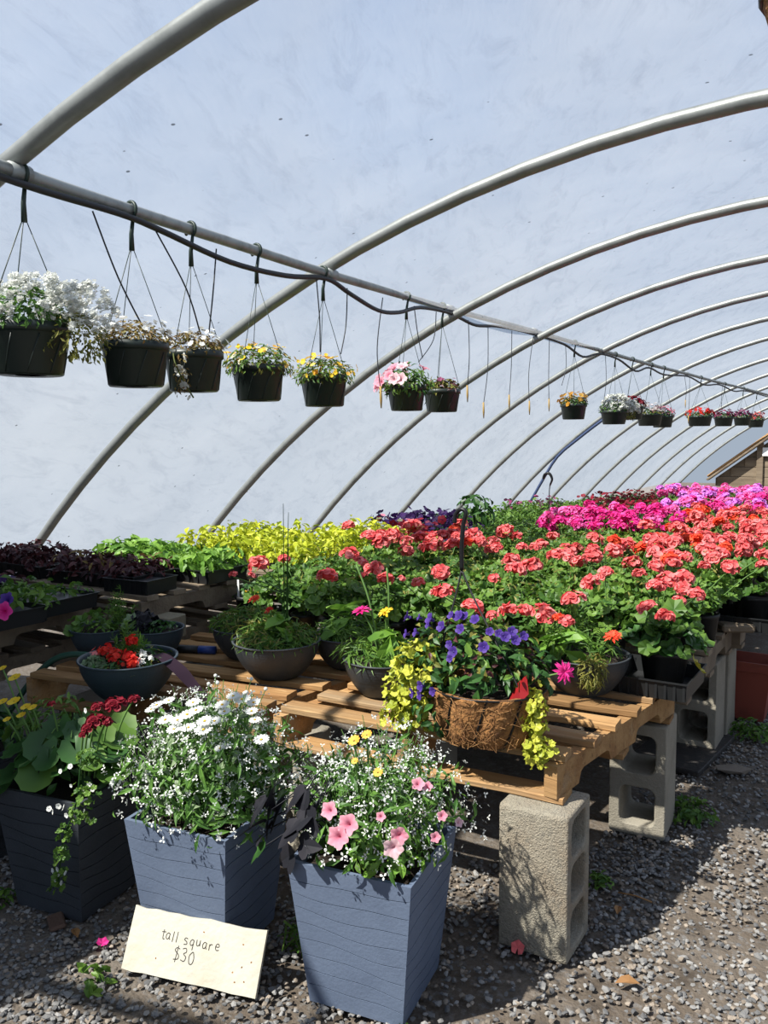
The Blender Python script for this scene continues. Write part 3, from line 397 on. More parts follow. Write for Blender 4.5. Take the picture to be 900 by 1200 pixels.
def stone_tmpl(seed):
    r = np.random.default_rng(seed); bm = bmesh.new(); bmesh.ops.create_icosphere(bm, subdivisions=1, radius=1.0)
    v = np.array([list(x.co) for x in bm.verts]); bm.verts.index_update(); t = np.array([[x.index for x in f.verts] for f in bm.faces]); bm.free()
    idx = r.choice(len(v), 12, replace=False) if len(v) > 12 else np.arange(len(v))
    v = v * r.uniform(.62, 1.12, (len(v), 1)); v[:, 2] *= .62; v[:, 0] *= 1.25; return v, t
STONES = [stone_tmpl(i) for i in range(7)]
def gravel_density(x, y):
    d = .55 + .45 * np.sin(1.1 * x + .6) * np.sin(1.5 * y + .8 * x) + .35 * np.sin(5.1 * x + 2) * np.sin(4.3 * y)
    d = np.where((x > -.55) & (y > 2.3), d * .55, d); return np.clip(d + .18, .12, 1)
mb = MB(); mbt = MB()
for si, s in enumerate(STONES):
    n = 13500; x = rg.uniform(-2.9, .7, n); y = .85 + 4.6 * rg.uniform(0, 1, n) ** 1.5
    keep = (rg.uniform(0, 1, n) < gravel_density(x, y)) & ~((x < -.85) & (y > 2.4)) & (x < -.2 + .22 * y); x, y = x[keep], y[keep]; n = len(x)
    sz = rg.uniform(.0042, .0092, n) * np.where(rg.uniform(0, 1, n) < .12, 1.35, 1)
    M = frames(np.tile([0, 0, 1.], (n, 1)), rg, None, sz, 0, .25)
    (mbt if si in (2, 5) else mb).scatter(s, np.stack([x, y, rg.uniform(-.010, .002, n)], -1), M, rg.uniform(0, 1, n) ** 1.4)
mb.build('gravel', G['stone'], floor, kind='stuff', label='loose grey gravel')
mbt.build('gravel', G['stone2'], floor, kind='stuff', label='loose tan gravel')
sm = []
for i, s in enumerate(STONES):
    m_b = MB(); m_b.add(s[0], s[1], rnd=.3 + .1 * i); sm.append(m_b.mesh('stone', G['stone'] if i % 3 else G['stone2']))
rr_ = random.Random(8); nst = 0
while nst < 290:
    x = rr_.uniform(-2.5, .1); y = .98 + 2.0 * rr_.random() ** 1.4
    if x > -.35 + .25 * y or (-1.3 < x < -.9 and 1.45 < y < 1.9) or (-1.8 < x < -1.25 and 1.34 < y < 1.75) or (-2.3 < x < -1.9 and 1.38 < y < 1.7) or (-.95 < x < -.68 and 1.93 < y < 2.2): continue
    s = rr_.uniform(.0095, .0135); inst('stone', sm[nst % 7], floor, (x, y, -.001), (rr_.uniform(-.4, .4), rr_.uniform(-.4, .4), rr_.uniform(0, 6)), s); nst += 1

# ------------------------------------------------------------------ wooden gable at the far end
WB = 23.6
def gable():
    wall = MB(); q = [(-4.45, .05), (2.15, .05), (2.15, .26), (-1.15, 2.76), (-4.45, .26)]; wall.add([(x, WB + .05, z) for x, z in q] + [(x, WB + .09, z) for x, z in q], [(0, 1, 2), (0, 2, 4), (2, 3, 4), (5, 7, 6), (5, 9, 7), (7, 9, 8)] + [u for i in range(5) for u in ((i, (i + 1) % 5 + 5, (i + 1) % 5), (i, i + 5, (i + 1) % 5 + 5))]); wall_o = wall.build('wall_back', G['oldwood'], kind='structure', label='dark plank gable of the shed at the far end of the tunnel')
    for i in range(9):
        z = .17 + i * .26; x0 = -4.45 + max(0, (z + .125 - .26)) * 1.31; L_ = 2 * (-1.15 - x0)
        if L_ < .3: continue
        bmb = MB(); add_box(bmb, (x0 + L_ / 2, WB + .02, z), (L_, .03, .25), .006); bmb.build('plank', G['oldwood'], wall_o)
    b = MB(); add_box(b, (-3.35, WB - .03, .6), (.16, .08, 1.2), .008); b.build('post', G['oldwood'], wall_o)
    for i, off in enumerate((0, .09)):
        b = MB(); L_ = 4.2; vv, tt = box_t(L_, .3, .05, .006); a = math.atan2(1.0, 1.31); ca, sa = math.cos(a), math.sin(a)
        vv = vv @ np.array([[ca, 0, sa], [0, 1, 0], [-sa, 0, ca]]); b.add(vv + np.array([-4.62 + ca * L_ / 2, WB - .12 + off, .22 + sa * L_ / 2 + off]), tt); b.build('roof_board', G['wood'] if i else G['oldwood'], wall_o)
gable()
sg = MB(); add_box(sg, (0, 0, 0), (.62, .02, .22), .003); G['signwhite'] = mat('white_sign', (.78, .79, .78), .6)
tag(sg.build('sign', G['signwhite'], loc=(-2.98, WB - .09, .97)), 'small white sign on the wooden gable at the far end', 'sign')

# ------------------------------------------------------------------ irrigation hose along the purlin, with drip tubes
hp = []
SAG = [(.2, .03), (.9, .032), (1.5, .036), (1.9, .032), (2.1, .045), (2.5, .085), (2.9, .075), (3.25, .034), (3.5, .075), (3.85, .125), (4.15, .11), (4.5, .05), (5.0, .034), (5.25, .05), (5.55, .075), (5.95, .045), (6.4, .034),
       (6.9, .036), (7.6, .05), (8.1, .12), (8.6, .045), (9.2, .05), (9.8, .13), (10.3, .05), (11.0, .09), (12.3, .04), (13.2, .1), (14.1, .04), (15, .09), (15.9, .04), (19, .05)]
for yy, dz in SAG:
    q = purlin_at(yy); hp.append((q[0] + .022, q[1], q[2] - dz))
hose = thing('irrigation_hose', (0, 0, 0), 'black irrigation hose slung under the purlin above the hanging pots', 'hose')
mb = MB(); tube(mb, spline(hp, 5), .0115, 8); mb.build('hose', G['hose'], hose)
G['tip'] = mat('tan_drip_stake', (.34, .22, .06), .6)
for i, (ya, yb, ze, tip) in enumerate(D['drip']):
    a = purlin_at(ya); b = purlin_at(yb); za = a[2] - .05
    mid = ((a[0] + b[0]) / 2 + .03 + .02 * math.sin(i), (ya * .6 + yb * .4) - .05 * (ya - yb) + .03 * math.sin(i * 2.1), (za * .45 + ze * .55))
    mb = MB(); tube(mb, spline([(a[0] + .02, ya, za), mid, (b[0] + .03, yb, ze)], 6), .0030, 5); dt = mb.build('drip_tube', G['hose'], hose)
    if tip: mb = MB(); tube(mb, [(b[0] + .03, yb, ze + .02), (b[0] + .03, yb + .004, ze - .05), (b[0] + .03, yb + .006, ze - .10)], [.006, .0075, .003], 6); mb.build('drip_stake', G['tip'], dt)
G['bluepipe'] = mat('blue_conduit', (.035, .055, .12), .45)
a6 = arch(6, 60, -.05); sel = [tuple(p + np.array([0.0, -.03, 0.0])) for p in a6 if .95 < p[2] < 2.0 and p[0] < 0]
mb = MB(); tube(mb, spline([(-5.05, hoop_y(6) - .12, .35), (-4.86, hoop_y(6) - .09, .70)] + sel[::2], 3), .022, 8)
tag(mb.build('conduit', G['bluepipe']), 'dark blue conduit climbing one hoop behind the green bedding plants', 'pipe')
# ------------------------------------------------------------------ hanging pots
def petunia_mesh(name, m, throat=None, seed=0):
    r = random.Random(seed); mb = MB(); n = 30; V = []; rings = [(.05, -.75), (.16, -.3), (.55, .02), (1.0, .08)]
    for ri, (rad, zz) in enumerate(rings):
        for i in range(n):
            a = 2 * PI * i / n; lob = 1 + (.13 * math.cos(5 * a) + r.uniform(-.04, .04) if ri == 3 else 0); rf = (.09 * math.sin(10 * a + 1) + r.uniform(-.03, .03)) * (ri == 3)
            V.append((rad * lob * math.cos(a), rad * lob * math.sin(a), zz + rf))
    T = []
    for ri in range(3):
        for i in range(n):
            j = (i + 1) % n; a, b, c, d = ri * n + i, ri * n + j, (ri + 1) * n + j, (ri + 1) * n + i; T += [(a, b, c), (a, c, d)]
    mb.add(V, T, rnd=np.repeat([0., 0., .35, .9], n), smooth=True)
    return mb.mesh(name, m)
PETUNIA = {k: petunia_mesh('petunia_flower', G[k], seed=i) for i, k in enumerate(('softpink', 'palepink', 'purplebloom', 'magenta'))}
def face_rot(d, spin=0.0):
    return Vector(d).to_track_quat('Z', 'Y').to_euler()

def hanging_pot(y, label, dia=.24, zr=1.69, plant='mix', seed=0, group='pots hanging from the purlin', dxy=(0, 0)):
    q = purlin_at(y); x = q[0] + dxy[0]; zb = zr - .15
    t = thing('hanging_pot', (x, y, zb), label, 'hanging pot', group)
    R = dia / 2; rng = random.Random(seed)
    mb = MB(); lathe(mb, [(0, .002), (R * .76, .0), (R * .80, .004), (R * .93, .118), (R * .965, .122), (R, .124), (R, .150), (R * .95, .150), (R * .93, .125), (R * .9, .12)], 30); mb.build('pot', G['basket'], t)
    if y < 6:
        mb = MB()
        for i in range(9):          # moulded slanting ribs
            a = 2 * PI * i / 9
            tube(mb, [((R * (.80 + .13 * s) + .001) * math.cos(a + .35 * s), (R * (.80 + .13 * s) + .001) * math.sin(a + .35 * s), .006 + .108 * s) for s in (0, .33, .66, 1)], .0017, 4)
        mb.build('rib', G['basket'], t)
    mb = MB(); disc(mb, R * .93, .128, 20, .004, rng); mb.build('soil', G['soil'], t)
    hz = q[2] - zb - .115; ox = -dxy[0]            # hanger clip below the purlin
    for i in range(3):
        a = rng.uniform(0, 1) + 2 * PI * i / 3; mb = MB(); e = (R * .97 * math.cos(a), R * .97 * math.sin(a), .146)
        tube(mb, [e, (e[0] * .52 + ox * .5, e[1] * .52, .146 + (hz - .146) * .5 - .004), (ox * .9, 0, hz)], .0019, 4); mb.build('hanger_wire', G['greenhook'], t)
    mb = MB(); tube(mb, [(ox, 0, hz - .02), (ox, 0, hz + .035), (ox + .012, 0, hz + .093)], [.010, .008, .006], 6)
    rr = .0265; cx, cz = ox, q[2] - zb
    tube(mb, [(cx + rr * math.cos(a), 0, cz + rr * math.sin(a)) for a in np.linspace(-1.2, 3.9, 14)], .0062, 6); mb.build('hanger_hook', G['greenhook'], t)
    def fol(m, n, tm, size, r, c=(0, 0, .15), **k):
        b = MB(); leaves(b, tm, n, c, r, size, seed * 7 + n, **k); b.build('foliage', m, t, kind='stuff')
    def blo(m, n, tm, size, r, c=(0, 0, .16), name='blooms', **k):
        b = MB(); kk = dict(zmin=.05, shell=(.85, 1.08), upb=.5, down=0, tilt=.35); kk.update(k); leaves(b, tm, n, c, r, size, seed * 13 + n + 1, **kk); b.build(name, m, t, kind='stuff')
    if plant == 'alyssum':
        fol(G['eleaf'], 650, LF_DIA, .026, (R * 1.15, R * 1.15, .11)); fol(G['olive'], 480, LF_DIA, .022, (.13, .10, .10), (.10, .07, .10), zmin=-.7)
        b = MB(); rs = np.random.default_rng(seed)
        for c, r, n in (((.02, .02, .17), (R * 1.1, R * 1.1, .125 if y < 6 else .16), 130), ((.12, .09, .14), (.125, .10, .13), 100)):
            p, nn, o = dome(n, c, r, rs, -.1, (.92, 1.05), .5)
            for pp in p: b.scatter(FL4, pp + rs.normal(0, .0062, (15, 3)), frames(np.tile([0, -.2, 1.], (15, 1)) + rs.normal(0, .45, (15, 3)), rs, None, .0135 if y < 6 else .024), rs.uniform(0, 1, 15))
        b.build('blooms', G['white'], t, kind='stuff')
    elif plant == 'bacopa':
        fol(G['brownleaf'], 480, LF_DIA, .022, (R * 1.15, R * 1.15, .075)); fol(G['olive'], 160, LF_DIA, .018, (R, R, .06))
        blo(G['white'], 38, FL5, .024, (R * 1.15, R * 1.15, .08))
        if seed == 3:
            b = MB(); tube(b, spline([(.0, -R * .9, .15), (.03, -R * 1.1, .10), (.07, -R * 1.08, .03), (.11, -R * 1.02, -.03)], 5), .003, 4); b.build('stem', G['olive'], t)
            b = MB(); leaves(b, LF_DIA, 60, (.06, -R * 1.05, .05), (.05, .02, .09), .02, 5, zmin=-1, shell=(.1, 1)); b.build('foliage', G['brownleaf'], t, kind='stuff')
            b = MB(); leaves(b, FL5, 12, (.065, -R * 1.07, .04), (.05, .02, .09), .028, 6, zmin=-1, shell=(.3, 1), upb=.2); b.build('blooms', G['white'], t, kind='stuff')
    elif plant == 'calibrachoa':
        fol(G['leaf'], 420, LF_DIA, .026, (R * 1.35, R * 1.3, .09), zmin=-.5); fol(G['olive'], 260, LF_DIA, .024, (R * 1.4, R * 1.35, .08), zmin=-.6)
        blo(G['yellow'], 26, FL5, .024, (R * 1.35, R * 1.3, .095), zmin=-.2); blo(G['orange'], 24, FL5, .024, (R * 1.4, R * 1.3, .085), zmin=-.3)
        if seed == 4: blo(G['cream'], 14, FL5, .024, (R * 1.15, R * 1.15, .085))
    elif plant == 'petunia':
        fol(G['leaf'], 330, LF_NARROW, .045, (R * 1.5, R * 1.5, .11), zmin=-.5); fol(G['leafdk'], 120, LF_NARROW, .045, (R * 1.3, R * 1.2, .16), zmin=-.8)
        rq = random.Random(seed)
        for i in range(19):
            a = rq.uniform(0, 2 * PI); el = rq.uniform(-.15, 1.25); d = (math.cos(a) * math.cos(el), math.sin(a) * math.cos(el), math.sin(el))
            inst('petunia_flower', PETUNIA['palepink' if i % 3 == 0 else 'softpink'], t, (d[0] * R * 1.6, d[1] * R * 1.6, .15 + d[2] * .13), face_rot((d[0], d[1] - .25, d[2] + .2)), rq.uniform(.030, .038))
    elif plant == 'spent':
        fol(G['olive'], 140, LF_NARROW, .05, (R * .95, R * .95, .09)); fol(G['coleus'], 50, LF_NARROW, .06, (R * 1.0, R, .08)); blo(G['plum'], 6, FL5, .03, (R, R, .08))
    else:
        cols = plant.split('+'); fol(G['leafdk'], 320, LF_DIA, .032, (R * 1.1, R * 1.1, .08)); fol(G['olive'], 90, LF_DIA, .03, (R * 1.1, R * 1.1, .05))
        for cc in cols: blo(G[cc], 150 // len(cols), FL5, .042, (R * 1.15, R * 1.15, .12), shell=(.75, 1.08))
    return t
hanging_pot(1.54, 'hanging pot overflowing with white alyssum at the near end of the purlin', .235, 1.717, 'alyssum', 1)
hanging_pot(1.98, 'dark hanging pot of sparse browning white blooms beside the alyssum pot', .23, 1.707, 'bacopa', 2)
hanging_pot(2.29, 'dark hanging pot with one white-flowered strand trailing down its front', .225, 1.705, 'bacopa', 3)
hanging_pot(2.71, 'dark hanging pot of yellow and cream small trumpet flowers', .225, 1.686, 'calibrachoa', 4)
hanging_pot(3.25, 'hanging pot of yellow and orange flowers just past the second hoop', .23, 1.68, 'calibrachoa', 5)
hanging_pot(4.32, 'hanging pot spilling over with pink petunias', .235, 1.69, 'petunia', 6)
hanging_pot(4.97, 'hanging pot of wilted foliage right behind the pink petunias', .25, 1.70, 'spent', 7)
hanging_pot(7.92, 'single hanging pot of violet and orange flowers in the gap of the row', .26, 1.70, 'violet+violet+orange', 8)
hanging_pot(9.74, 'hanging pot of maroon flowers peeping above the white-flowered pot', .29, 1.725, 'plum+burgundy', 10)
hanging_pot(9.15, 'far hanging pot with a large mound of white flowers', .30, 1.665, 'alyssum', 9)
hanging_pot(10.45, 'far hanging pot of pink and maroon flowers above white ones', .32, 1.66, 'plum+white', 11)
hanging_pot(11.05, 'far hanging pot of white and pink flowers, last of the white cluster', .28, 1.645, 'white+softpink', 12)
hanging_pot(13.07, 'far wide hanging pot of red flowers, first of the last cluster', .37, 1.68, 'red+red', 13)
hanging_pot(14.49, 'far hanging pot of red flowers, second of the last cluster', .31, 1.69, 'red+plum', 14)
hanging_pot(15.69, 'far hanging pot of purple flowers, third of the last cluster', .30, 1.71, 'purplebloom+plum', 15)
hanging_pot(16.87, 'far hanging pot of dull red flowers at the end of the last cluster', .30, 1.69, 'plum+coral', 16)

# ------------------------------------------------------------------ concrete blocks
def rrect(cx, cy, w_, h_, r, n=4):
    out = []
    for qx, qy, a0 in ((1, 1, 0), (-1, 1, PI / 2), (-1, -1, PI), (1, -1, 1.5 * PI)):
        for i in range(n + 1):
            a = a0 + PI / 2 * i / n; out.append((cx + qx * (w_ / 2 - r) + r * math.cos(a), cy + qy * (h_ / 2 - r) + r * math.sin(a)))
    return out
def block_mesh(L_, Wd, Th, holes, bev, m, name='block'):
    """a block whose long side L_ stands along Z, face Wd x L_ pierced along Y (depth Th) by the holes (cz, w, h)"""
    cu = bpy.data.curves.new(name, 'CURVE'); cu.dimensions = '2D'; cu.fill_mode = 'BOTH'; cu.extrude = Th / 2 - bev; cu.bevel_depth = bev; cu.bevel_resolution = 1; cu.offset = -bev
    loops = [rrect(0, L_ / 2, Wd, L_, .012)] + [rrect(0, cz, ww, hh, .025) for cz, ww, hh in holes]
    for lp in loops:
        s = cu.splines.new('POLY'); s.points.add(len(lp) - 1); s.use_cyclic_u = True
        for p_, q in zip(s.points, lp): p_.co = (q[0], q[1], 0, 1)
    o = bpy.data.objects.new(name, cu); COL.objects.link(o)
    me = bpy.data.meshes.new_from_object(o.evaluated_get(bpy.context.evaluated_depsgraph_get())); bpy.data.objects.remove(o); bpy.data.curves.remove(cu)
    me.name = name; me.transform(Matrix.Rotation(PI / 2, 4, 'X')); me.materials.clear(); me.materials.append(m); return me
BLK3 = block_mesh(.40, .186, .192, [(.075, .115, .10), (.20, .115, .105), (.325, .115, .10)], .006, G['concrete'])
BLK2 = block_mesh(.397, .19, .192, [(.106, .118, .135), (.29, .118, .135)], .004, G['concrete2'])
def block(me, x, y, z, rz, label, rx=0.0):
    o = inst('cinder_block', me, None, (x, y, z), (rx, 0, rz)); return tag(o, label, 'cinder block', 'cinder blocks under the pallets')
block(BLK3, -.802, 2.066, 0, PI / 2 + .02, 'rough grey cinder block on end under the front corner of the pallet')
block(BLK2, -.757, 2.885, 0, .06, 'tan two-hole cinder block on end under the back corner of the front pallet')
block(BLK2, -.765, 3.82, 0, .0, 'cinder block on end with mossy edge standing on the black board')
block(BLK2, -.755, 4.03, 0, .0, 'cinder block standing against the back of the mossy-edged one')
block(BLK2, -1.72, 2.12, 0, .1, 'cinder block hidden in shade behind the two blue planters')
block(BLK2, -2.60, 2.02, 0, .1, 'cinder block hidden in shade behind the left planter')
block(BLK2, -1.62, 2.85, 0, .0, 'cinder block deep in shade under the pallet middle')
block(BLK2, -2.60, 2.62, 0, .3, 'short-looking cinder block behind the small dark bowl')
block(BLK2, -3.08, 1.72, 0, .0, 'dark cinder block under the weathered pallet at the left edge')
vv = MB(); add_box(vv, (0, 0, .05), (.10, .12, .10), .005, rz=.1); tag(vv.build('wood_block', mat('pale_block', (.20, .175, .12), .85, bump=(60, .3)), loc=(-2.66, 2.45, .527)), 'short tan block wedged behind the small dark bowl', 'block')
G['blackboard'] = mat('black_board', (.028, .025, .023), .7, noise=[(20, (.08, .065, .05), .55, .75)], bump=(60, .4))
b = MB(); add_box(b, (0, 0, .012), (.30, .52, .024), .004, rz=-.1); tag(b.build('board', G['blackboard'], loc=(-.80, 3.70, -.006)), 'flat dark board on the gravel under the mossy-edged block', 'board')

# ------------------------------------------------------------------ pallets
def board_mesh(L_, W_, T_h, seed, m, name='deck_board'):
    r = random.Random(seed); st = 7; ch = .003; P = []
    prof = [(-W_ / 2 + ch, -T_h / 2), (W_ / 2 - ch, -T_h / 2), (W_ / 2, -T_h / 2 + ch), (W_ / 2, T_h / 2 - ch), (W_ / 2 - ch, T_h / 2), (-W_ / 2 + ch, T_h / 2), (-W_ / 2, T_h / 2 - ch), (-W_ / 2, -T_h / 2 + ch)]
    for i in range(st):
        x = -L_ / 2 + L_ * i / (st - 1); e0 = r.uniform(-.004, .004); e1 = r.uniform(-.004, .004); dz = r.uniform(-.0015, .0015)
        P.append([(x, y + (e0 if y < 0 else e1), z + dz) for y, z in prof])
    V, T = grid_t(np.array(P), closed_v=True); T = list(T)
    for j in range(1, 7): T += [(0, j + 1, j), ((st - 1) * 8, (st - 1) * 8 + j, (st - 1) * 8 + j + 1)]
    mb = MB(); mb.add(V, np.array(T)[:, ::-1]); return mb.mesh(name, m)
def stringer_mesh(L_, m, T_h=.038, H_=.087):
    """2x4 with two forklift notches; along +Y from 0"""
    n = [(0, 0), (.15 * L_, 0), (.165 * L_, .03), (.185 * L_, .038), (.36 * L_, .038), (.38 * L_, .03), (.395 * L_, 0), (.605 * L_, 0), (.62 * L_, .03), (.64 * L_, .038), (.815 * L_, .038), (.835 * L_, .03), (.85 * L_, 0), (L_, 0)]
    P = np.array([[(-T_h / 2, y, z), (T_h / 2, y, z), (T_h / 2, y, H_), (-T_h / 2, y, H_)] for y, z in n]); V, T = grid_t(P, closed_v=True); k = (len(n) - 1) * 4
    T = [tuple(a) for a in T] + [(0, 2, 1), (0, 3, 2), (k, k + 1, k + 2), (k, k + 2, k + 3)]
    mb = MB(); mb.add(V, [(a, c, b_) for a, b_, c in T]); return mb.mesh('stringer', m)
def pallet(x, y, z, label, W_=.92, Dp=.88, sa=.075, ta=.11, ys=None, mw=None, seed=0, group='wooden pallets used as plant benches', bw=.072, ext=0.0):
    """x, y, z: the near right-hand bottom corner; deck boards run at angle SA to X, stringers lean TA from Y"""
    mw = mw or G['wood']; t = thing('pallet', (x, y, z), label, 'pallet', group)
    st = stringer_mesh(Dp, mw); dS = (math.sin(ta), math.cos(ta)); dB = (math.cos(sa), math.sin(sa))
    for f in (.02, .5, .98):
        inst('stringer', st, t, (-W_ * f * dB[0], -W_ * f * dB[1], .018), (0, 0, -ta))
    ys = ys or [.02 + .157 * i for i in range(6)]; rnd = random.Random(seed)
    bms = [board_mesh(W_, bw, .021, seed * 10 + i, mw) for i in range(3)]
    for i, yy in enumerate(ys):
        o = rnd.uniform(-.012, .012) + ext; xx = yy * math.tan(ta)
        inst('deck_board', bms[i % 3], t, (xx - dB[0] * (W_ / 2 - o) + .012, yy + bw / 2 - dB[1] * (W_ / 2 - o), .018 + .087 + .0112), (0, 0, sa + rnd.uniform(-.006, .006)))
    bb = board_mesh(W_, .085, .018, seed * 10 + 7, mw, 'bottom_board')
    for f in (.055, .5, .945):
        yy = Dp * f; inst('bottom_board', bb, t, (yy * math.tan(ta) - dB[0] * W_ / 2 + .006, yy - dB[1] * W_ / 2, .009), (0, 0, sa))
    return t
ZB = .4
pallet(-.757, 2.035, ZB, 'front wooden pallet whose near corner rests on the rough block', ys=[.03, .178, .338, .488, .655, .80], seed=1)
pallet(-1.735, 1.965, ZB, 'wooden pallet under the blue-grey bowl with red and white flowers', W_=1.0, sa=.16, ta=.11, ys=[.0, .12, .265, .42, .575, .73], seed=2)
for i, (yy, kx) in enumerate([(y_, x_) for y_ in (3.06, 4.02, 4.98, 5.94, 6.9, 7.86) for x_ in (-.66, -1.64)]):
    lab = {0: 'wooden pallet on the mossy-edged block with a splintered board end'}.get(i, 'wooden pallet buried under potted plants, %s pair from the front, %s side' % (('', 'second', 'third', 'fourth', 'fifth', 'sixth')[i // 2] or 'first', ('aisle', 'inner')[i % 2]))
    pallet(kx + (.03 if i > 1 else 0), yy, ZB, lab, W_=.95, Dp=.92, sa=0, ta=0, seed=3 + i % 3, mw=G['oldwood'])
for i, yy in enumerate((4.7, 5.66, 6.62, 7.58)): pallet(-2.63, yy, ZB, 'wooden pallet buried under the trays along the film, %s from the front' % ('first', 'second', 'third', 'fourth')[i], W_=.95, Dp=.92, sa=0, ta=0, seed=5, mw=G['oldwood'])
pallet(-3.04, 1.38, ZB, 'added pallet filling the dark gap underneath the cracked weathered one at the left edge', W_=1.0, Dp=.9, sa=0, ta=.02, seed=11, mw=G['oldwood'])  # added lower pallet: covers lit ground so the gap stays dark
pallet(-2.78, 2.40, ZB, 'added pallet filling the dark gap underneath the one holding the lettuce-green trays', W_=1.0, Dp=.9, sa=0, ta=.0, seed=12, mw=G['oldwood'])  # also added, to hide the bright floor below the upper pallet
pallet(-2.955, 1.35, .56, 'weathered pallet with a cracked side rail at the left edge', W_=1.0, Dp=.93, sa=0, ta=.02, seed=7, mw=G['oldwood'])
pallet(-2.72, 2.36, .585, 'weathered pallet holding the lettuce-green trays', W_=1.0, Dp=.95, sa=0, ta=.0, seed=8, mw=G['oldwood'])
pallet(-2.62, 3.36, .50, 'weathered pallet under the yellow-leaved trays', W_=1.0, Dp=1.3, sa=0, ta=.0, seed=9, mw=G['oldwood'])
b = MB(); tube(b, [(0, 0, 0), (.10, .02, .01), (.2, .0, .0)], .02, 6)
vv = MB(); add_box(vv, (0, 0, 0), (.14, .09, .035), .008, rz=.5); tag(vv.build('board_offcut', G['oldwood'], loc=(-.62, 3.83, .545)), 'splintered offcut lying on the pallet end above the mossy-edged block', 'wood offcut')
# ------------------------------------------------------------------ bowls on the pallets
ZP = .5265
def bowl_body(t, R, h, m, seed=0, n=40):
    prof = [(0, .004), (R * .50, .0), (R * .56, .004)]
    for i in range(1, 13):
        s = i / 12; rad = R * (.56 + .42 * math.sin(s * PI / 2) ** .85); prof.append((rad, h * s * .93 + .004)); 
        if s > .45: prof.append((rad + .0022, h * s * .93 + .007))
    prof += [(R, h * .955), (R * 1.025, h * .96), (R * 1.03, h), (R * .985, h), (R * .965, h * .95), (R * .95, h * .86)]
    mb = MB(); lathe(mb, prof, n); mb.build('bowl', m, t)
    mb = MB(); disc(mb, R * .955, h * .87, 24, .005, random.Random(seed)); mb.build('soil', G['soil'], t)
def fol(t, m, tm, n, c, r, size, seed, name='foliage', kind='stuff', label=None, **k):
    b = MB(); leaves(b, tm, n, c, r, size, seed, **k); return b.build(name, m, t, kind=kind, label=label)
LEAFME = {}
def leaf_parts(t, m, tm, n, c, r, size, seed, name='leaf', **k):
    """N single leaves, each an object of its own, from one shared mesh"""
    key = (m.name, id(tm))
    if key not in LEAFME: b = MB(); b.add(tm[0], tm[1], rnd=np.linspace(.1, .9, len(tm[0]))); LEAFME[key] = b.mesh(name, m)
    rng = np.random.default_rng(seed); p, nn, o = dome(n, c, r, rng, k.get('zmin', -.1), k.get('shell', (.7, 1)), k.get('upb', .6)); s = size * rng.uniform(.7, 1.25, len(p)); Fm = frames(nn, rng, o, 1.0, k.get('down', .2), k.get('tilt', .35))
    for i in range(len(p)):
        M = Matrix([list(x) for x in Fm[i]]); q = Vector(p[i]) - M @ Vector((0, .5 * s[i], 0)); inst(name, LEAFME[key], t, q, M.to_euler(), float(s[i]))
def feather(t, m, c, h, R, seed, n=26, name='fronds'):
    """upright feathery sprig"""
    r = random.Random(seed); b = MB()
    for i in range(n):
        a = r.uniform(0, 2 * PI); q = R * r.random() ** .6; hh = h * (1 - .5 * q / R) * r.uniform(.8, 1); top = np.array([c[0] + q * 1.3 * math.cos(a), c[1] + q * 1.3 * math.sin(a), c[2] + hh]); base = np.array([c[0] + q * .4 * math.cos(a), c[1] + q * .4 * math.sin(a), c[2]])
        rg2 = np.random.default_rng(seed * 50 + i); k = 26; f = rg2.uniform(.15, 1, k); p = base + (top - base) * f[:, None]; d = rg2.normal(0, 1, (k, 3)); d[:, 2] = abs(d[:, 2]) * .6 + .6
        b.scatter(LF_THIN, p, frames(rg2.normal(0, 1, (k, 3)), rg2, d / np.linalg.norm(d, axis=1)[:, None], .026, 0, .3), rg2.uniform(0, 1, k))
    return b.build(name, m, t, kind='stuff')
def lettuce_t():
    v = []; tt = []; k = 6
    for i in range(k + 1):
        s = i / k; ww = .20 * (math.sin(PI * min(1, s * .9 + .12)) ** .7) * (1 + .14 * (-1) ** i); z = .10 * s - .28 * s * s
        v += [(-ww, s, z + .07), (0, s, z), (ww, s, z + .07)]
        if i: a = 3 * i - 3; tt += [(a, a + 1, a + 4), (a, a + 4, a + 3), (a + 1, a + 2, a + 5), (a + 1, a + 5, a + 4)]
    return T_(v, tt)
LF_LET = lettuce_t()
def gerbera_mesh(m, seed):
    mb = MB(); rng = np.random.default_rng(seed)
    for ring, (n, tl) in enumerate(((16, .15), (14, .5), (10, .9))):
        a = np.linspace(0, 2 * PI, n, endpoint=False) + ring * .2; d = np.stack([np.cos(a), np.sin(a), np.zeros(n)], -1); nn = d * -tl * .6 + [0, 0, 1.]; nn /= np.linalg.norm(nn, axis=1)[:, None]
        mb.scatter(oval(.3, .03, .1), np.zeros((n, 3)) + [0, 0, .06 * ring], frames(nn, rng, d + [0, 0, tl], 1 - .22 * ring, 0, .06), rng.uniform(0, 1, n))
    return mb.mesh('gerbera_flower', m)
GERB = {k: gerbera_mesh(G[k], i) for i, k in enumerate(('scarlet', 'magenta', 'yellow', 'red'))}
def stem_to(t, a, b, rad=.0028, m='stem', name='flower_stem'):
    mb = MB(); mid = ((a[0] * .6 + b[0] * .4), (a[1] * .6 + b[1] * .4), a[2] * .4 + b[2] * .6); tube(mb, spline([a, mid, b], 4), rad, 5, cap=False); return mb.build(name, G[m], t)
def bloom(t, me, p, size, d=(-.1, -.5, .8), name='flower', base=None, m=None):
    o = inst(name, me, t, p, face_rot(d), size, m=m)
    if base is not None: stem_to(t, base, p)
    return o

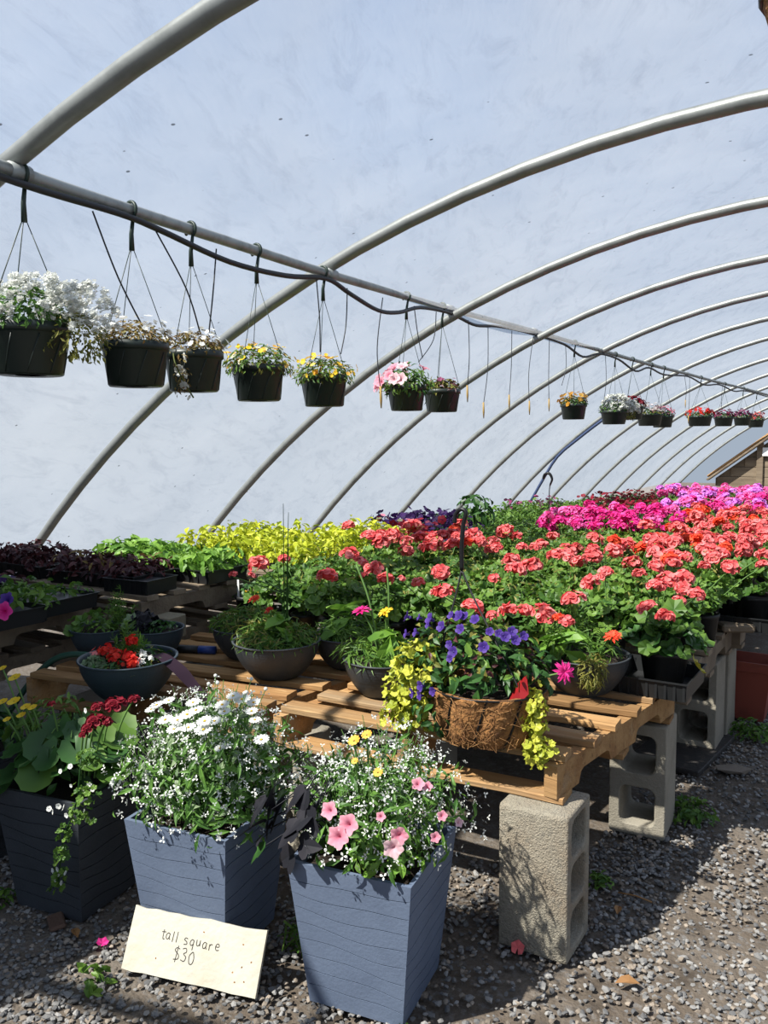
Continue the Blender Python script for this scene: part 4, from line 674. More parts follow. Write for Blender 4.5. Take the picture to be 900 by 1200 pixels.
# bowl a: blue-grey bowl, red and white flowers
t = thing('planted_bowl', (-2.17, 1.82, ZP), 'blue-grey bowl of small red and white flowers at the near end of the left pallet', 'planter bowl')
bowl_body(t, .158, .132, G['bluebowl'], 1)
fol(t, G['leafdk'], LF_DIA, 260, (0, 0, .115), (.145, .145, .05), .026, 1); fol(t, G['olive'], LF_DIA, 90, (.02, 0, .12), (.14, .14, .05), .022, 61); fol(t, G['coleus'], LF_OVAL, 40, (-.08, 0, .12), (.06, .08, .05), .032, 2)
fol(t, G['greyleaf'], LF_SCAL, 36, (-.045, -.10, .125), (.035, .03, .022), .03, 3)
feather(t, G['leaf'], (.0, .0, .12), .15, .045, 4, 14); feather(t, G['leaflt'], (.01, .02, .13), .09, .03, 5, 8)
snap = MB()
for sd, (cx, cy, cz, r_) in enumerate(((-.045, -.05, .155, .030), (.028, -.075, .150, .032), (.055, -.03, .195, .018), (.095, -.065, .14, .026), (.075, -.06, .155, .022))):
    b = MB(); leaves(b, FL5, 44, (cx, cy, cz), (r_, r_, r_), .015, sd + 20, zmin=-.5, shell=(.3, 1), upb=.3); b.build('red_flower', G['red'], t)
for sd, (cx, cy) in enumerate(((.085, -.01), (.105, -.03), (.125, -.015), (.118, -.045), (.10, -.055))):
    b = MB(); leaves(b, FL4, 12, (cx, cy, .155 - .006 * sd), (.013, .013, .011), .012, sd + 40, zmin=-.3, shell=(.7, 1)); b.build('white_flower', G['white'], t)
b = MB(); leaves(b, FL5, 9, (-.07, -.06, .14), (.035, .03, .025), .024, 60, zmin=0); b.build('coral_flower', G['coral'], t)
G['strapleaf'] = mat('purple_strap_leaf', (.020, .010, .018), .75, spec=.12, noise=[(12, (.035, .022, .032), .5, .7)])
b = MB(); pth = spline([(.05, .04, .125), (.10, .045, .138), (.20, .03, .110), (.255, .03, .072), (.335, .03, .018)], 5); V = []; T = []
for i, p in enumerate(pth):
    wd = .005 + .019 * math.sin(PI * min(1, .12 + .80 * i / (len(pth) - 1))); V += [(p[0] + wd * .45, p[1] + wd * .9, p[2] + .005), p, (p[0] - wd * .45, p[1] - wd * .9, p[2] + .002)]
    if i: a = 3 * i - 3; T += [(a, a + 1, a + 4), (a, a + 4, a + 3), (a + 1, a + 2, a + 5), (a + 1, a + 5, a + 4)]
b.add(V, T, smooth=True); b.build('strap_leaf', G['strapleaf'], t, label='dark purple strap-shaped leaf arching out over the bowl rim')

# bowls b: two small dark bowls behind
t = thing('planted_bowl', (-2.47, 2.20, ZP), 'small dark bowl with near-black foliage behind the red and white flowers', 'planter bowl')
bowl_body(t, .115, .12, G['bluebowl'], 2); fol(t, G['blackleaf'], LF_SCAL, 40, (-.03, -.02, .12), (.08, .07, .06), .05, 5); fol(t, G['greyleaf'], LF_SCAL, 14, (-.05, -.05, .12), (.05, .05, .05), .045, 6); fol(t, G['leafdk'], LF_DIA, 60, (.05, 0, .12), (.06, .07, .04), .03, 7)
t = thing('planted_bowl', (-2.66, 2.10, ZP), 'small blue-grey bowl with round bright green and feathery leaves', 'planter bowl')
bowl_body(t, .115, .12, G['bluebowl'], 3); leaf_parts(t, G['leaf'], LF_SCAL, 12, (-.03, -.02, .12), (.09, .08, .07), .06, 8); fol(t, G['leaf'], LF_DIA, 120, (.04, -.02, .12), (.07, .08, .075), .025, 9); feather(t, G['leaf'], (.08, .04, .12), .17, .05, 6, 16)

# bowls c
def spikes(t, lst, m='leafdk'):
    for i, (x, y, z0, h, lx) in enumerate(lst):
        b = MB(); tube(b, spline([(x, y, z0), (x + lx * .4, y, z0 + h * .5), (x + lx, y, z0 + h)], 4), np.linspace(.0035, .0012, 9), 4); b.build('spike_leaf', G[m], t)
t = thing('planted_bowl', (-1.90, 2.26, ZP), 'charcoal bowl with tall grassy spikes and an orange-red gerbera', 'planter bowl')
bowl_body(t, .155, .132, G['charcoal'], 4)
fol(t, G['leaf'], LF_THIN, 700, (0, 0, .13), (.165, .16, .06), .045, 11, zmin=-.25); leaf_parts(t, G['leaflt'], LF_LET, 13, (.01, -.03, .12), (.09, .07, .11), .12, 12, upb=.15, down=-.8); fol(t, G['olive'], LF_THIN, 160, (0, 0, .14), (.16, .16, .07), .04, 13)
spikes(t, [(.02, .02, .12, .50, .005), (.028, .02, .12, .47, .02), (.035, .02, .12, .40, .01), (.015, .03, .12, .33, -.04), (.03, .0, .12, .28, .05)], 'leaf')
bloom(t, GERB['scarlet'], (-.075, -.03, .275), .026, base=(-.05, 0, .12)); bloom(t, GERB['red'], (.0, -.04, .245), .020, base=(0, 0, .12))
t = thing('planted_bowl', (-2.16, 2.40, ZP), 'charcoal bowl of fine grassy foliage half hidden behind the spiked one', 'planter bowl')
bowl_body(t, .14, .125, G['charcoal'], 5); fol(t, G['leaf'], LF_THIN, 520, (0, 0, .13), (.15, .15, .07), .045, 14, zmin=-.25); fol(t, G['olive'], LF_THIN, 160, (0, 0, .13), (.15, .15, .07), .04, 15)
t = thing('planted_bowl', (-1.74, 2.50, ZP), 'charcoal bowl of leafy greens behind the spiked bowl to its right', 'planter bowl')
bowl_body(t, .145, .125, G['charcoal'], 6); fol(t, G['leaf'], LF_THIN, 400, (0, 0, .13), (.15, .15, .06), .045, 16, zmin=-.25); leaf_parts(t, G['leaflt'], LF_LET, 11, (0, -.02, .12), (.10, .08, .12), .13, 17, upb=.15, down=-.8)
# bowl d
t = thing('planted_bowl', (-1.455, 2.28, ZP), 'charcoal bowl with a magenta and a yellow gerbera', 'planter bowl')
bowl_body(t, .135, .125, G['charcoal'], 7); fol(t, G['leaf'], LF_THIN, 330, (-.02, 0, .13), (.16, .14, .06), .05, 18, zmin=-.3); leaf_parts(t, G['leaflt'], LF_LET, 12, (.02, -.02, .12), (.09, .08, .11), .12, 19, upb=.15, down=-.8)
bloom(t, GERB['magenta'], (-.075, -.02, .275), .036, (-.1, -.2, 1), base=(-.02, 0, .12)); bloom(t, GERB['yellow'], (.02, -.02, .28), .028, base=(.01, 0, .12))
for lst in ([(-.02, 0, .12), (-.07, .02, .30), (-.13, .03, .42)], [(.0, 0, .12), (.02, .0, .3), (.0, .02, .42)]):
    b = MB(); tube(b, spline(lst, 4), .0035, 5); b.build('flower_stem', G['stem'], t)
# bowl e
t = thing('planted_bowl', (-.90, 2.66, ZP), 'charcoal bowl with lettuce-like leaves and fine greenery spilling over its rim', 'planter bowl')
bowl_body(t, .148, .128, G['charcoal'], 8); leaf_parts(t, G['leaflt'], LF_LET, 13, (-.04, -.03, .12), (.09, .08, .10), .12, 20, upb=.15, down=-.8); fol(t, G['leaf'], LF_THIN, 420, (-.02, .02, .13), (.14, .13, .10), .045, 21); feather(t, G['leaf'], (-.06, .05, .12), .17, .06, 9, 16)
fol(t, G['olive'], LF_THIN, 240, (.07, -.13, .105), (.055, .045, .065), .035, 22, zmin=-1)
bloom(t, GERB['scarlet'], (.10, -.02, .20), .032, base=(.05, 0, .12))

# ------------------------------------------------------------------ coconut-fibre basket with torenia
CO = (-.985, 2.09, ZP)
t = thing('coconut_fibre_basket', CO, 'coconut-fibre lined wire basket of violet torenia and golden trailing leaves', 'basket')
prof = [(0, .0), (.095, .0), (.125, .014), (.142, .05), (.150, .10), (.153, .145), (.156, .157), (.142, .157), (.135, .13)]
a = np.linspace(0, 2 * PI, 101)[:-1]; pa = np.array(prof); nr = 100
Pq = []
for rr, zz in pa:
    bul = 1 + .095 * np.abs(np.sin((a - .3 * zz / .15) * 5 + 1.0)) ** .8 * (zz > .01); Pq.append(np.stack([rr * bul * np.cos(a), rr * bul * np.sin(a), np.full(nr, zz)], -1))
b = MB(); v, tt = grid_t(np.array(Pq), closed_v=True); b.add(v, tt[:, ::-1], smooth=True); liner = b.build('liner', G['coir'], t)
rf = np.random.default_rng(4); b = MB()
for i in range(620):
    an = rf.uniform(0, 2 * PI); zz = rf.uniform(.02, .145); rr = np.interp(zz, pa[:7, 1], pa[:7, 0]) * (1 + .09 * abs(math.sin((an - .3 * zz / .15) * 5 + 1)) ** .8) + .002; L_ = rf.uniform(.02, .06); aa = rf.uniform(0, 2 * PI); pts = []
    for s in (0, .5, 1): pts.append(((rr + .004 * math.sin(s * 3 + i)) * math.cos(an + math.cos(aa) * L_ * s / rr), (rr + .004 * math.sin(s * 3 + i)) * math.sin(an + math.cos(aa) * L_ * s / rr), min(.152, max(.016, zz + math.sin(aa) * L_ * s + .006 * math.sin(6 * s + i)))))
    tube(b, pts, .0009, 3, cap=False, rnd=rf.uniform(0, 1))
b.build('loose_fibres', G['fibre'], t, kind='stuff')
G['wire'] = mat('black_wire', (.012, .012, .013), .4, .3)
for i in range(10):
    an = (i * PI / 5 - 1.0 / 5); b = MB(); tube(b, [((rr + .004) * math.cos(an + .3 * zz / .15), (rr + .004) * math.sin(an + .3 * zz / .15), zz) for rr, zz in prof[1:7]], .0034, 5); b.build('wire', G['wire'], t)
b = MB(); tube(b, [(.166 * math.cos(x), .166 * math.sin(x), .156) for x in a], .003, 5, closed=True); b.build('rim_wire', G['wire'], t)
hk = [tuple(h[:3]) for h in D['coco_hook']]
b = MB(); tube(b, spline(hk, 5), .0065, 6); b.build('hanger_hook', G['wire'], t)
for an in (-.5, 1.6, 3.7):
    b = MB(); e = (.16 * math.cos(an), .16 * math.sin(an), .157); h0 = hk[0]; tube(b, spline([h0, (h0[0] * .75 + e[0] * .25, h0[1] * .75 + e[1] * .25, h0[2] * .72 + e[2] * .28), e], 5), .0028, 5); b.build('hanger_wire', G['wire'], t)
b = MB(); disc(b, .15, .14, 20); b.build('soil', G['soil'], t)
fol(t, G['leafdk'], LF_OVAL, 460, (-.045, 0, .19), (.235, .16, .15), .042, 31, zmin=-.3, shell=(.35, 1)); fol(t, G['leaf'], LF_OVAL, 130, (-.05, 0, .19), (.24, .16, .16), .036, 30, zmin=0); fol(t, G['olive'], LF_OVAL, 130, (-.06, 0, .20), (.235, .16, .16), .03, 32); fol(t, G['coleus'], LF_OVAL, 90, (-.06, 0, .20), (.235, .16, .16), .026, 33)
fol(t, G['gold'], LF_SCAL, 200, (-.19, -.09, .12), (.095, .075, .12), .026, 34, zmin=-1, shell=(.3, 1), down=.5); fol(t, G['gold'], LF_SCAL, 90, (-.17, -.10, .20), (.09, .07, .08), .026, 35, zmin=-.5, down=.5); fol(t, G['gold'], LF_SCAL, 60, (-.235, -.10, .06), (.055, .045, .065), .024, 36, zmin=-1, shell=(.3, 1), down=.5)
fol(t, G['gold'], LF_SCAL, 130, (.165, -.055, .075), (.032, .035, .13), .024, 37, zmin=-1, shell=(.2, 1), down=.6); fol(t, G['gold'], LF_SCAL, 26, (.20, -.07, .02), (.03, .025, .04), .022, 38, zmin=-1, shell=(.2, 1))
fol(t, G['leafdk'], LF_OVAL, 60, (-.10, -.13, .11), (.07, .05, .09), .032, 39, zmin=-1)
tb = MB(); r5 = np.random.default_rng(1)
tm_ = flower(5, 1.0, .78, .45, .1); tb.add(tm_[0], tm_[1], rnd=np.tile([0, .2, .2, .9, .9], 5)); BV = ball(1)
tb.add(BV[0] * [.34, .34, .5] + [0, 0, -.25], BV[1], rnd=.4); TOR = tb.mesh('torenia_flower', G['violet'])
for x, y, z, s in D['tor']:
    d = Vector((x, y - .06, max(z - .2, -.05) * .5 + .03)); bloom(t, TOR, (x, y, z), s * .52, d, 'torenia_flower')
b = MB(); b.add(LF_OVAL[0] * .1, LF_OVAL[1], rnd=.5); b.build('red_leaf', mat('red_leaf', (.30, .012, .015), .4, trans=.2), t, loc=(.145, -.07, .22), rot=(-1.9, .3, -.4))
for i, (p, s) in enumerate((((.215, .02, .215), .034),)): bloom(t, GERB['magenta'], p, s, (.6, -.5, .3), 'pink_flower', base=(.1, 0, .15))
bl = MB(); bl.add(LF_SCAL[0] * .1, LF_SCAL[1], rnd=.5); bl.build('dark_leaf', G['blackleaf'], t, loc=(.17, .02, .25), rot=(-.9, .2, -.3))

# ------------------------------------------------------------------ three tall square planters
PH, PT, PBs, PA = .37, .160, .123, math.radians(9)
def planter_body(t, m='slate'):
    """tapered square pot whose faces carry wavy horizontal grooves"""
    r = random.Random(3); nb, nc = 9, 14; b = MB(); rows = []
    wav = [[.0075 * math.sin(.45 * i + 3.4 * f) + .0035 * math.sin(8.0 * f + i * 1.3) for f in np.linspace(0, 1, nc + 1)] for i in range(nb + 1)]
    for f in range(4):
        an = f * PI / 2; n_ = np.array([math.sin(an), -math.cos(an), 0]); u_ = np.array([math.cos(an), math.sin(an), 0]); P = []
        lev = [(0.0, 0.0, 0)]
        for i in range(1, nb): lev += [(i, -.0012, 0.), (i, -.0010, -.0065), (i, .0010, -.0065), (i, .0012, 0.)]
        lev += [(nb, 0.0, 0)]
        for (i, dz, dn) in lev:
            row = []
            for k in range(nc + 1):
                s = k / nc; z = PH * i / nb + (wav[(i + 3 * f) % nb][k] if 0 < i < nb else 0) + dz; hw = PBs + (PT - PBs) * z / PH; ed = min(1, s * 12, (1 - s) * 12)
                row.append(n_ * (hw + dn * ed) + u_ * (hw * (2 * s - 1)) + [0, 0, z])
            P.append(row)
        v, tt = grid_t(np.array(P)); b.add(v, tt[:, ::-1])
    q = lambda h, z: [(-h, -h, z), (h, -h, z), (h, h, z), (-h, h, z)]
    V = q(PT, PH) + q(PT - .011, PH) + q(PT - .014, PH - .06) + q(PBs, 0); T = []
    for l in (0, 4):
        for i in range(4): j = (i + 1) % 4; T += [(l + i, l + j, l + 4 + j), (l + i, l + 4 + j, l + 4 + i)]
    T += [(12, 14, 13), (12, 15, 14)]; b.add(V, T); b.build('pot', G[m], t, rot=(0, 0, PA))
    b = MB(); h = PT - .014; z = PH - .035; b.add(q(h, z), [(0, 1, 2), (0, 2, 3)]); b.build('soil', G['soil'], t, rot=(0, 0, PA))
PR, PM_, PL = (-1.09, 1.66, 0), (-1.595, 1.60, 0), (-2.09, 1.54, 0)
LF_FINE = oval(.22, .04, .2)
def frost(t, c, r, seed, nl=900, nf=850, blobs=7):
    """loose airy mound: several overlapping tufts of fine leaves, thin stems and tiny white bracts"""
    rs = random.Random(seed); lf, bb, sb = MB(), MB(), MB(); tb_ = flower(3, .5, .55, .12, .05)
    for i in range(blobs):
        a = 2 * PI * i / blobs + rs.uniform(-.3, .3); q = 0 if i == 0 else rs.uniform(.42, .62); k = rs.uniform(.5, .72) if i else .72
        cc = (c[0] + r[0] * q * math.cos(a), c[1] + r[1] * q * math.sin(a), c[2] + (0 if i else .02)); rr = (r[0] * k, r[1] * k, r[2] * (rs.uniform(.62, .95) if i else 1.0))
        leaves(lf, LF_FINE, nl // blobs, cc, rr, .046, seed * 9 + i, zmin=-.25, shell=(.2, 1), upb=.2, down=-.3)
        leaves(bb, tb_, nf // blobs, cc, tuple(x * 1.08 for x in rr), .0150, seed * 9 + i + 40, zmin=-.15, shell=(.72, 1.12), upb=.3, down=0, tilt=.7)
        for j in range(16):
            b_ = rs.uniform(0, 2 * PI); u = rs.uniform(.3, 1.12); zz = math.sqrt(max(.08, 1.2 - u * u * .9)) * rs.uniform(.8, 1.08)
            tube(sb, [(c[0] * .6 + (cc[0] - c[0]) * .4, c[1] * .6 + (cc[1] - c[1]) * .4, PH - .03), (cc[0] + rr[0] * u * .5 * math.cos(b_), cc[1] + rr[1] * u * .5 * math.sin(b_), cc[2] + rr[2] * zz * .5), (cc[0] + rr[0] * u * math.cos(b_), cc[1] + rr[1] * u * math.sin(b_), cc[2] + rr[2] * zz)], .0011, 3, cap=False)
    lf.build('foliage', G['eleaf'], t, kind='stuff'); sb.build('stems', G['stem'], t, kind='stuff'); bb.build('tiny_white_bracts', G['white'], t, kind='stuff')

t = thing('square_planter', PR, 'tall slate-blue square planter with pink petunias and near-black trailing leaves', 'planter', 'tall square planters')
planter_body(t); cR = (.01, .02, .42)
frost(t, cR, (.23, .20, .225), 71, 1100, 1300)
fol(t, G['leaf'], LF_OVAL, 170, (.03, -.06, .395), (.17, .11, .07), .034, 73); fol(t, G['leaflt'], LF_OVAL, 60, (.08, -.09, .395), (.10, .08, .06), .03, 74); leaf_parts(t, G['leafdk'], LF_STRAP, 8, (-.06, -.02, .40), (.07, .07, .2), .16, 75, upb=.05, down=-1.6)
for i, (x, y, z, s) in enumerate(D['pet']):
    d = Vector((x * .8, y - .15, (z - .36) * .9)); d.z = max(d.z, .02) if i not in (4, 5) else .02
    bloom(t, PETUNIA['palepink' if i in (5, 10) else 'softpink'], (x, y - .02, z), s * .46, d, 'petunia_flower')
def mesh1(tm, m, name, rnd=None, smooth=False):
    b = MB(); b.add(tm[0], tm[1], smooth=smooth, rnd=np.linspace(.1, .9, len(tm[0])) if rnd is None else rnd); return b.mesh(name, m)
POTA = mesh1(ivy(), G['blackleaf'], 'potato_vine_leaf')
rq = np.random.default_rng(9)
for i, (x, y, z, s) in enumerate(D['pota']):
    o = np.array([x + .02, y + .02, 0]); o = o / (np.linalg.norm(o) + 1e-6); nrm = np.array([[o[0] * .7 - .15, o[1] * .7 - .30, .8]]); M = frames(nrm, rq, np.array([o]), 1.0, .35, .35)[0]; Mm = Matrix([list(q) for q in M])
    p = Vector((x, y, z)) - Mm @ Vector((0, .45 * s, 0)); inst('potato_vine_leaf', POTA, t, p, Mm.to_euler(), s * .9, m=G['leafdk'] if i == 6 else None)
    b = MB(); tube(b, spline([(-.06, -.05, PH - .03), ((p.x - .06) / 2, (p.y - .05) / 2, max(p.z, PH) + .03), tuple(p)], 4), .0017, 4); b.build('leaf_stalk', G['blackleaf'], t)
ZIN = mesh1(flower(10, 1, .95, .2, .1), G['orange'], 'small_orange_flower')
for x, y, z, s in D['zin']: bloom(t, ZIN, (x, y, z), s * .55, (x, y - .3, .5), 'small_orange_flower', base=(x * .6, y * .6, .38))

t = thing('square_planter', PM_, 'tall slate-blue square planter with white daisies, standing behind the price board', 'planter', 'tall square planters')
planter_body(t); cM = (0, .025, .42)
frost(t, cM, (.26, .22, .25), 81, 1700, 1900, 9)
fol(t, G['greyleaf'], LF_NARROW, 300, cM, (.23, .2, .26), .045, 83, shell=(.6, 1), upb=.2, down=-.3)
db = MB(); db.add(DAISY[0] * 2, DAISY[1], rnd=.8); DZ_ = db.mesh('daisy', G['white']); cb = MB(); cb.add(BALL[0] * [.17, .17, .12] + [0, 0, .04], BALL[1], rnd=.3, smooth=True); DC_ = cb.mesh('daisy_centre', G['yellow'])
for i, (x, y, z, s) in enumerate(D['dais']):
    o = inst('daisy', DZ_, t, (x, y, z), face_rot((x * .5, y * .5 - .25, .9)), s * .56); inst('daisy_centre', DC_, o)
    stem_to(t, (x * .6, y * .6, .45), (x, y, z), .0014)
for i in range(7):
    r6 = random.Random(i + 50); b = MB(); x, y = r6.uniform(-.12, .16), r6.uniform(-.02, .14); z = .68 + r6.uniform(0, .05); b.add(BALL[0] * .006 + [x, y, z], BALL[1], rnd=.5, smooth=True); b.build('flower_bud', G['white'], t); stem_to(t, (x * .6, y * .6, .45), (x, y, z), .0012)

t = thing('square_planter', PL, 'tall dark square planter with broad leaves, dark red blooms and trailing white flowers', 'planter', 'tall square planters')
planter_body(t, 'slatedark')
fol(t, G['leafdk'], LF_OVAL, 260, (-.03, .02, .40), (.24, .17, .13), .05, 91, shell=(.3, .9)); fol(t, G['leaf'], LF_NARROW, 150, (-.12, .03, .46), (.16, .14, .14), .04, 92); leaf_parts(t, G['leafdk'], LF_STRAP, 9, (-.02, 0, .42), (.06, .06, .12), .17, 93, upb=.1, down=-1.2)
BIG = mesh1(scallop(16, .14, .03, .05), G['leafdk'], 'broad_leaf', smooth=True)
for x, y, z, s in D['big']:
    o = np.array([x + .03, y, .0]); o /= np.linalg.norm(o) + 1e-6; M = frames(np.array([[o[0] * .5, o[1] * .4 - .35, .75]]), rq, np.array([o]), 1.0, .45, .2)[0]; Mm = Matrix([list(q) for q in M]); p = Vector((x, y, z)) - Mm @ Vector((0, .45 * s, 0))
    inst('broad_leaf', BIG, t, p, Mm.to_euler(), s * 1.15, m=G['leaf'] if rq.random() < .4 else None)
    b = MB(); tube(b, spline([(-.02, .02, PH - .03), (p.x * .5, p.y * .5, max(p.z, PH + .02)), tuple(p)], 3), .002, 4); b.build('leaf_stalk', G['stem'], t)

def cluster_mesh(m, seed, n=34, name='flower_head'):
    """rounded geranium head of ruffled florets, radius 1"""
    rng = np.random.default_rng(seed); b = MB(); p, nn, o = dome(n, (0, 0, -.1), (.86, .86, .66), rng, -.25, (.9, 1.02), .25)
    b.scatter(flower(5, .5, 1.0, .14, .02), p, frames(nn, rng, None, .62 * rng.uniform(.8, 1.2, len(p)), 0, .35), rng.uniform(0, 1, len(p))); b.add(BALL[0] * [.6, .6, .45], BALL[1], rnd=0.); return b.mesh(name, m)
HEADS = [cluster_mesh(G['coral'], i) for i in range(4)]
for x, y, z, s in D['dred']: o = bloom(t, HEADS[int(s * 1e4) % 4], (x, y, z), s * .55, (0, -.4, .9), 'flower_head', m=G['burgundy'], base=(x * .6, y * .6, .4))
YEL = mesh1(flower(5, 1, .9, .1, .05), G['yellow'], 'yellow_flower')
for x, y, z, s in D['yel']: bloom(t, YEL, (x, y, z), s * .6, (0, -.35, .9), 'yellow_flower', base=(x * .7, y * .7, .4))
st = [q[:3] for q in D['strand']]
b = MB(); tube(b, spline([(.03, -.02, .37)] + [(q[0], q[1] - .01, q[2]) for q in st], 5), .0022, 4); b.build('trailing_stem', G['leafdk'], t)
b = MB()
for i, q in enumerate(st):
    leaves(b, LF_SCAL, 34 if i < 3 else 22, (q[0] + (.03 if i < 3 else 0), q[1] - .01, q[2]), (.055 if i < 3 else .022, .025, .03), .016, 95 + i, zmin=-1, shell=(.2, 1), down=.3)
b.build('trailing_foliage', G['leaf'], t, kind='stuff'); BAC = mesh1(flower(5, 1, .85, .25, .12), G['white'], 'white_flower', rnd=.8)
for x, y, z, s in D['bac']: bloom(t, BAC, (x, y - .008, z), s * .36, (rq.uniform(-.7, .5), -.8, rq.uniform(-.1, .7)), 'white_flower')
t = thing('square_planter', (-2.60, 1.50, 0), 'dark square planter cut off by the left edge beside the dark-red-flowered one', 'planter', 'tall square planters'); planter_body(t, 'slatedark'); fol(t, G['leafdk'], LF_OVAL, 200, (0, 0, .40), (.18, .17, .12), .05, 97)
for i in range(5): bloom(t, YEL, (.03 + .03 * i, .03 * (i % 3) - .05, .52 + .015 * (i % 2)), .013, (0, -.35, .9), 'yellow_flower', base=(.02 * i, 0, .4))
# ------------------------------------------------------------------ price board
G['board'] = mat('painted_board', (.46, .435, .36), .7, noise=[(4, (.42, .37, .27), .55, .75), (60, (.45, .40, .30), .70, .76)], bump=(50, .3))
G['ink'] = mat('black_marker', (.035, .032, .03), .7)
sb = thing('price_board', (-1.492, 1.405, .0), 'off-white price board with handwriting leaning on the daisy planter', 'sign', rz=math.radians(14.5))
BW, BH, BT = .385, .150, .010; SL = math.radians(34)       # lean from the vertical ~56 deg
rb = random.Random(2); xs = np.linspace(-BW / 2, BW / 2, 13); P = []
for x in xs:
    j0, j1 = rb.uniform(-.0015, .0015), rb.uniform(-.0025, .0025); P.append([(x, j0, 0), (x, BH + j1, 0), (x, BH + j1, BT), (x, j0, BT)])
v, tt = grid_t(np.array(P), closed_v=True); k = 12 * 4; tt = [tuple(x) for x in tt] + [(0, 2, 1), (0, 3, 2), (k, k + 1, k + 2), (k, k + 2, k + 3)]
b = MB(); b.add(v, [(a, c, d) for a, d, c in tt]); panel = b.build('panel', G['board'], sb, rot=(math.radians(61), 0, 0), loc=(0, 0, .003))
SK = {'t': [[(.3, 1.3), (.28, .3), (.4, .02), (.6, .08)], [(0, .95), (.65, 1.0)]], 'a': [[(.6, .75), (.3, .85), (.05, .5), (.15, .08), (.45, .1), (.62, .6), (.62, .8)], [(.62, .8), (.6, .2), (.75, .02)]], 'l': [[(.2, 1.4), (.15, .0)]],
      's': [[(.6, .8), (.3, .9), (.1, .65), (.5, .4), (.55, .1), (.1, .02)]], 'q': [[(.6, .75), (.3, .85), (.05, .5), (.2, .1), (.55, .25), (.62, .8)], [(.62, .8), (.55, -.5)]], 'u': [[(.05, .8), (.08, .2), (.3, .02), (.55, .3), (.6, .8)], [(.6, .8), (.62, .05)]],
      'r': [[(.1, .8), (.12, .0)], [(.12, .5), (.3, .8), (.55, .78)]], 'e': [[(.1, .45), (.6, .5), (.5, .85), (.2, .8), (.05, .4), (.25, .03), (.65, .1)]],
      '$': [[(.65, 1.2), (.3, 1.3), (.1, 1.0), (.6, .6), (.6, .2), (.05, .1)], [(.42, 1.5), (.3, -.15)]], '3': [[(.05, 1.2), (.45, 1.3), (.55, .95), (.25, .72), (.6, .45), (.45, .02), (.0, .1)]], '0': [[(.4, 1.25), (.05, .8), (.15, .1), (.5, .05), (.65, .6), (.45, 1.25)]]}
def write(txt, x0, y0, h, adv, slope=0.0):
    x = x0
    for i, ch in enumerate(txt):
        if ch == ' ': x += adv * .7; continue
        b = MB(); y = y0 + slope * (x - x0) + .002 * math.sin(i * 2)
        for s in SK[ch]:
            pts = [(x + a * h, y + c * h, BT + .0003) for a, c in s]; tube(b, spline(pts, 4) if len(pts) > 2 else pts, .0011, 4)
        b.build('letter', G['ink'], panel); x += adv * (.62 if ch == 'l' else .72 if ch == 't' else 1)
write('tall square', -.098, .086, .0175, .0182, -.02); write('$30', -.052, .044, .023, .022)
for i, (x, y) in enumerate([(.135, .11), (.142, .06), (.155, .03), (.13, .025), (.165, .075), (-.10, .04), (.02, .12), (.12, .045)]):
    b = MB(); v, tt = box_t(.004, .003, .0006); b.add(v + [0, 0, 0], tt); b.build('paint_chip', G['coir'], panel, loc=(x, y, BT + .0002), rot=(0, 0, i))

# ------------------------------------------------------------------ potted plants on the benches
def potted(kind, col, seed):
    """one prototype: pot + foliage (+ blooms); heads are added per plant"""
    t = thing('potted_' + {'geranium': 'geranium', 'herb': 'seedlings', 'petunia': 'petunia', 'burg': 'petunia'}[kind], (0, 0, -50 - seed), 'x', 'potted plant')
    b = MB(); lathe(b, [(0, .001), (.046, 0), (.058, .092), (.062, .094), (.062, .108), (.057, .108), (.055, .095), (0, .092)], 12); b.build('pot', G['black'], t)
    if kind == 'geranium':
        b = MB(); leaves(b, LF_SCAL, 105, (0, 0, .17), (.135, .135, .10), .048, seed, zmin=-.25, shell=(.45, 1), upb=.8, tilt=.35); b.build('foliage', G['leaf'], t, kind='stuff')
        b = MB(); leaves(b, LF_DIA, 16, (0, 0, .20), (.13, .13, .14), .022, seed + 3, zmin=.1, shell=(.9, 1.1)); b.build('yellow_buds', G['olive'], t, kind='stuff')
    elif kind == 'herb':
        b = MB(); leaves(b, LF_OVAL, 150, (0, 0, .15), (.14, .14, .10), .035, seed, zmin=-.25, shell=(.4, 1)); b.build('foliage', G['leaf'], t, kind='stuff')
    else:
        b = MB(); leaves(b, LF_OVAL, 120, (0, 0, .15), (.14, .14, .11), .036, seed, zmin=-.25, shell=(.4, 1)); b.build('foliage', G['leafdk'], t, kind='stuff')
        b = MB(); leaves(b, FL5, 26 if kind == 'petunia' else 15, (0, 0, .17), (.14, .14, .12), .042, seed + 1, zmin=.0, shell=(.9, 1.08)); b.build('blooms', G[col], t, kind='stuff')
    return t
protos = {'geranium': [potted('geranium', None, 200 + i) for i in range(5)], 'herb': [potted('herb', None, 210 + i) for i in range(3)], 'purple': [potted('petunia', 'purple', 220 + i) for i in range(2)], 'burg': [potted('burg', 'burgundy', 230 + i) for i in range(2)]}
LAB = {'salmon': ('coral-flowered geranium in a black pot in the mass on the long bench', 'coral geraniums massed on the bench'), 'green': ('leafy geranium in a black pot between the bowls and the yellow-leaved trays', 'leafy geraniums behind the bowls'),
       'magenta': ('magenta-flowered geranium in a black pot beyond the coral ones', 'magenta geraniums beyond the coral ones'), 'pink': ('pink-flowered geranium in the farthest rows below the gable', 'pink geraniums in the farthest rows'),
       'red': ('orange-red geranium in the far rows just before the pink ones', 'orange-red geraniums in the far rows'), 'herb': ('green bedding plant in a black pot behind the black hook', 'green bedding plants at the back'),
       'purple': ('dark purple petunia in a black pot at the back of the bench', 'dark purple petunias at the back'), 'burg': ('dark burgundy-flowered plant in a black pot before the pink rows', 'burgundy plants at the back')}
rp = random.Random(21); placed = []
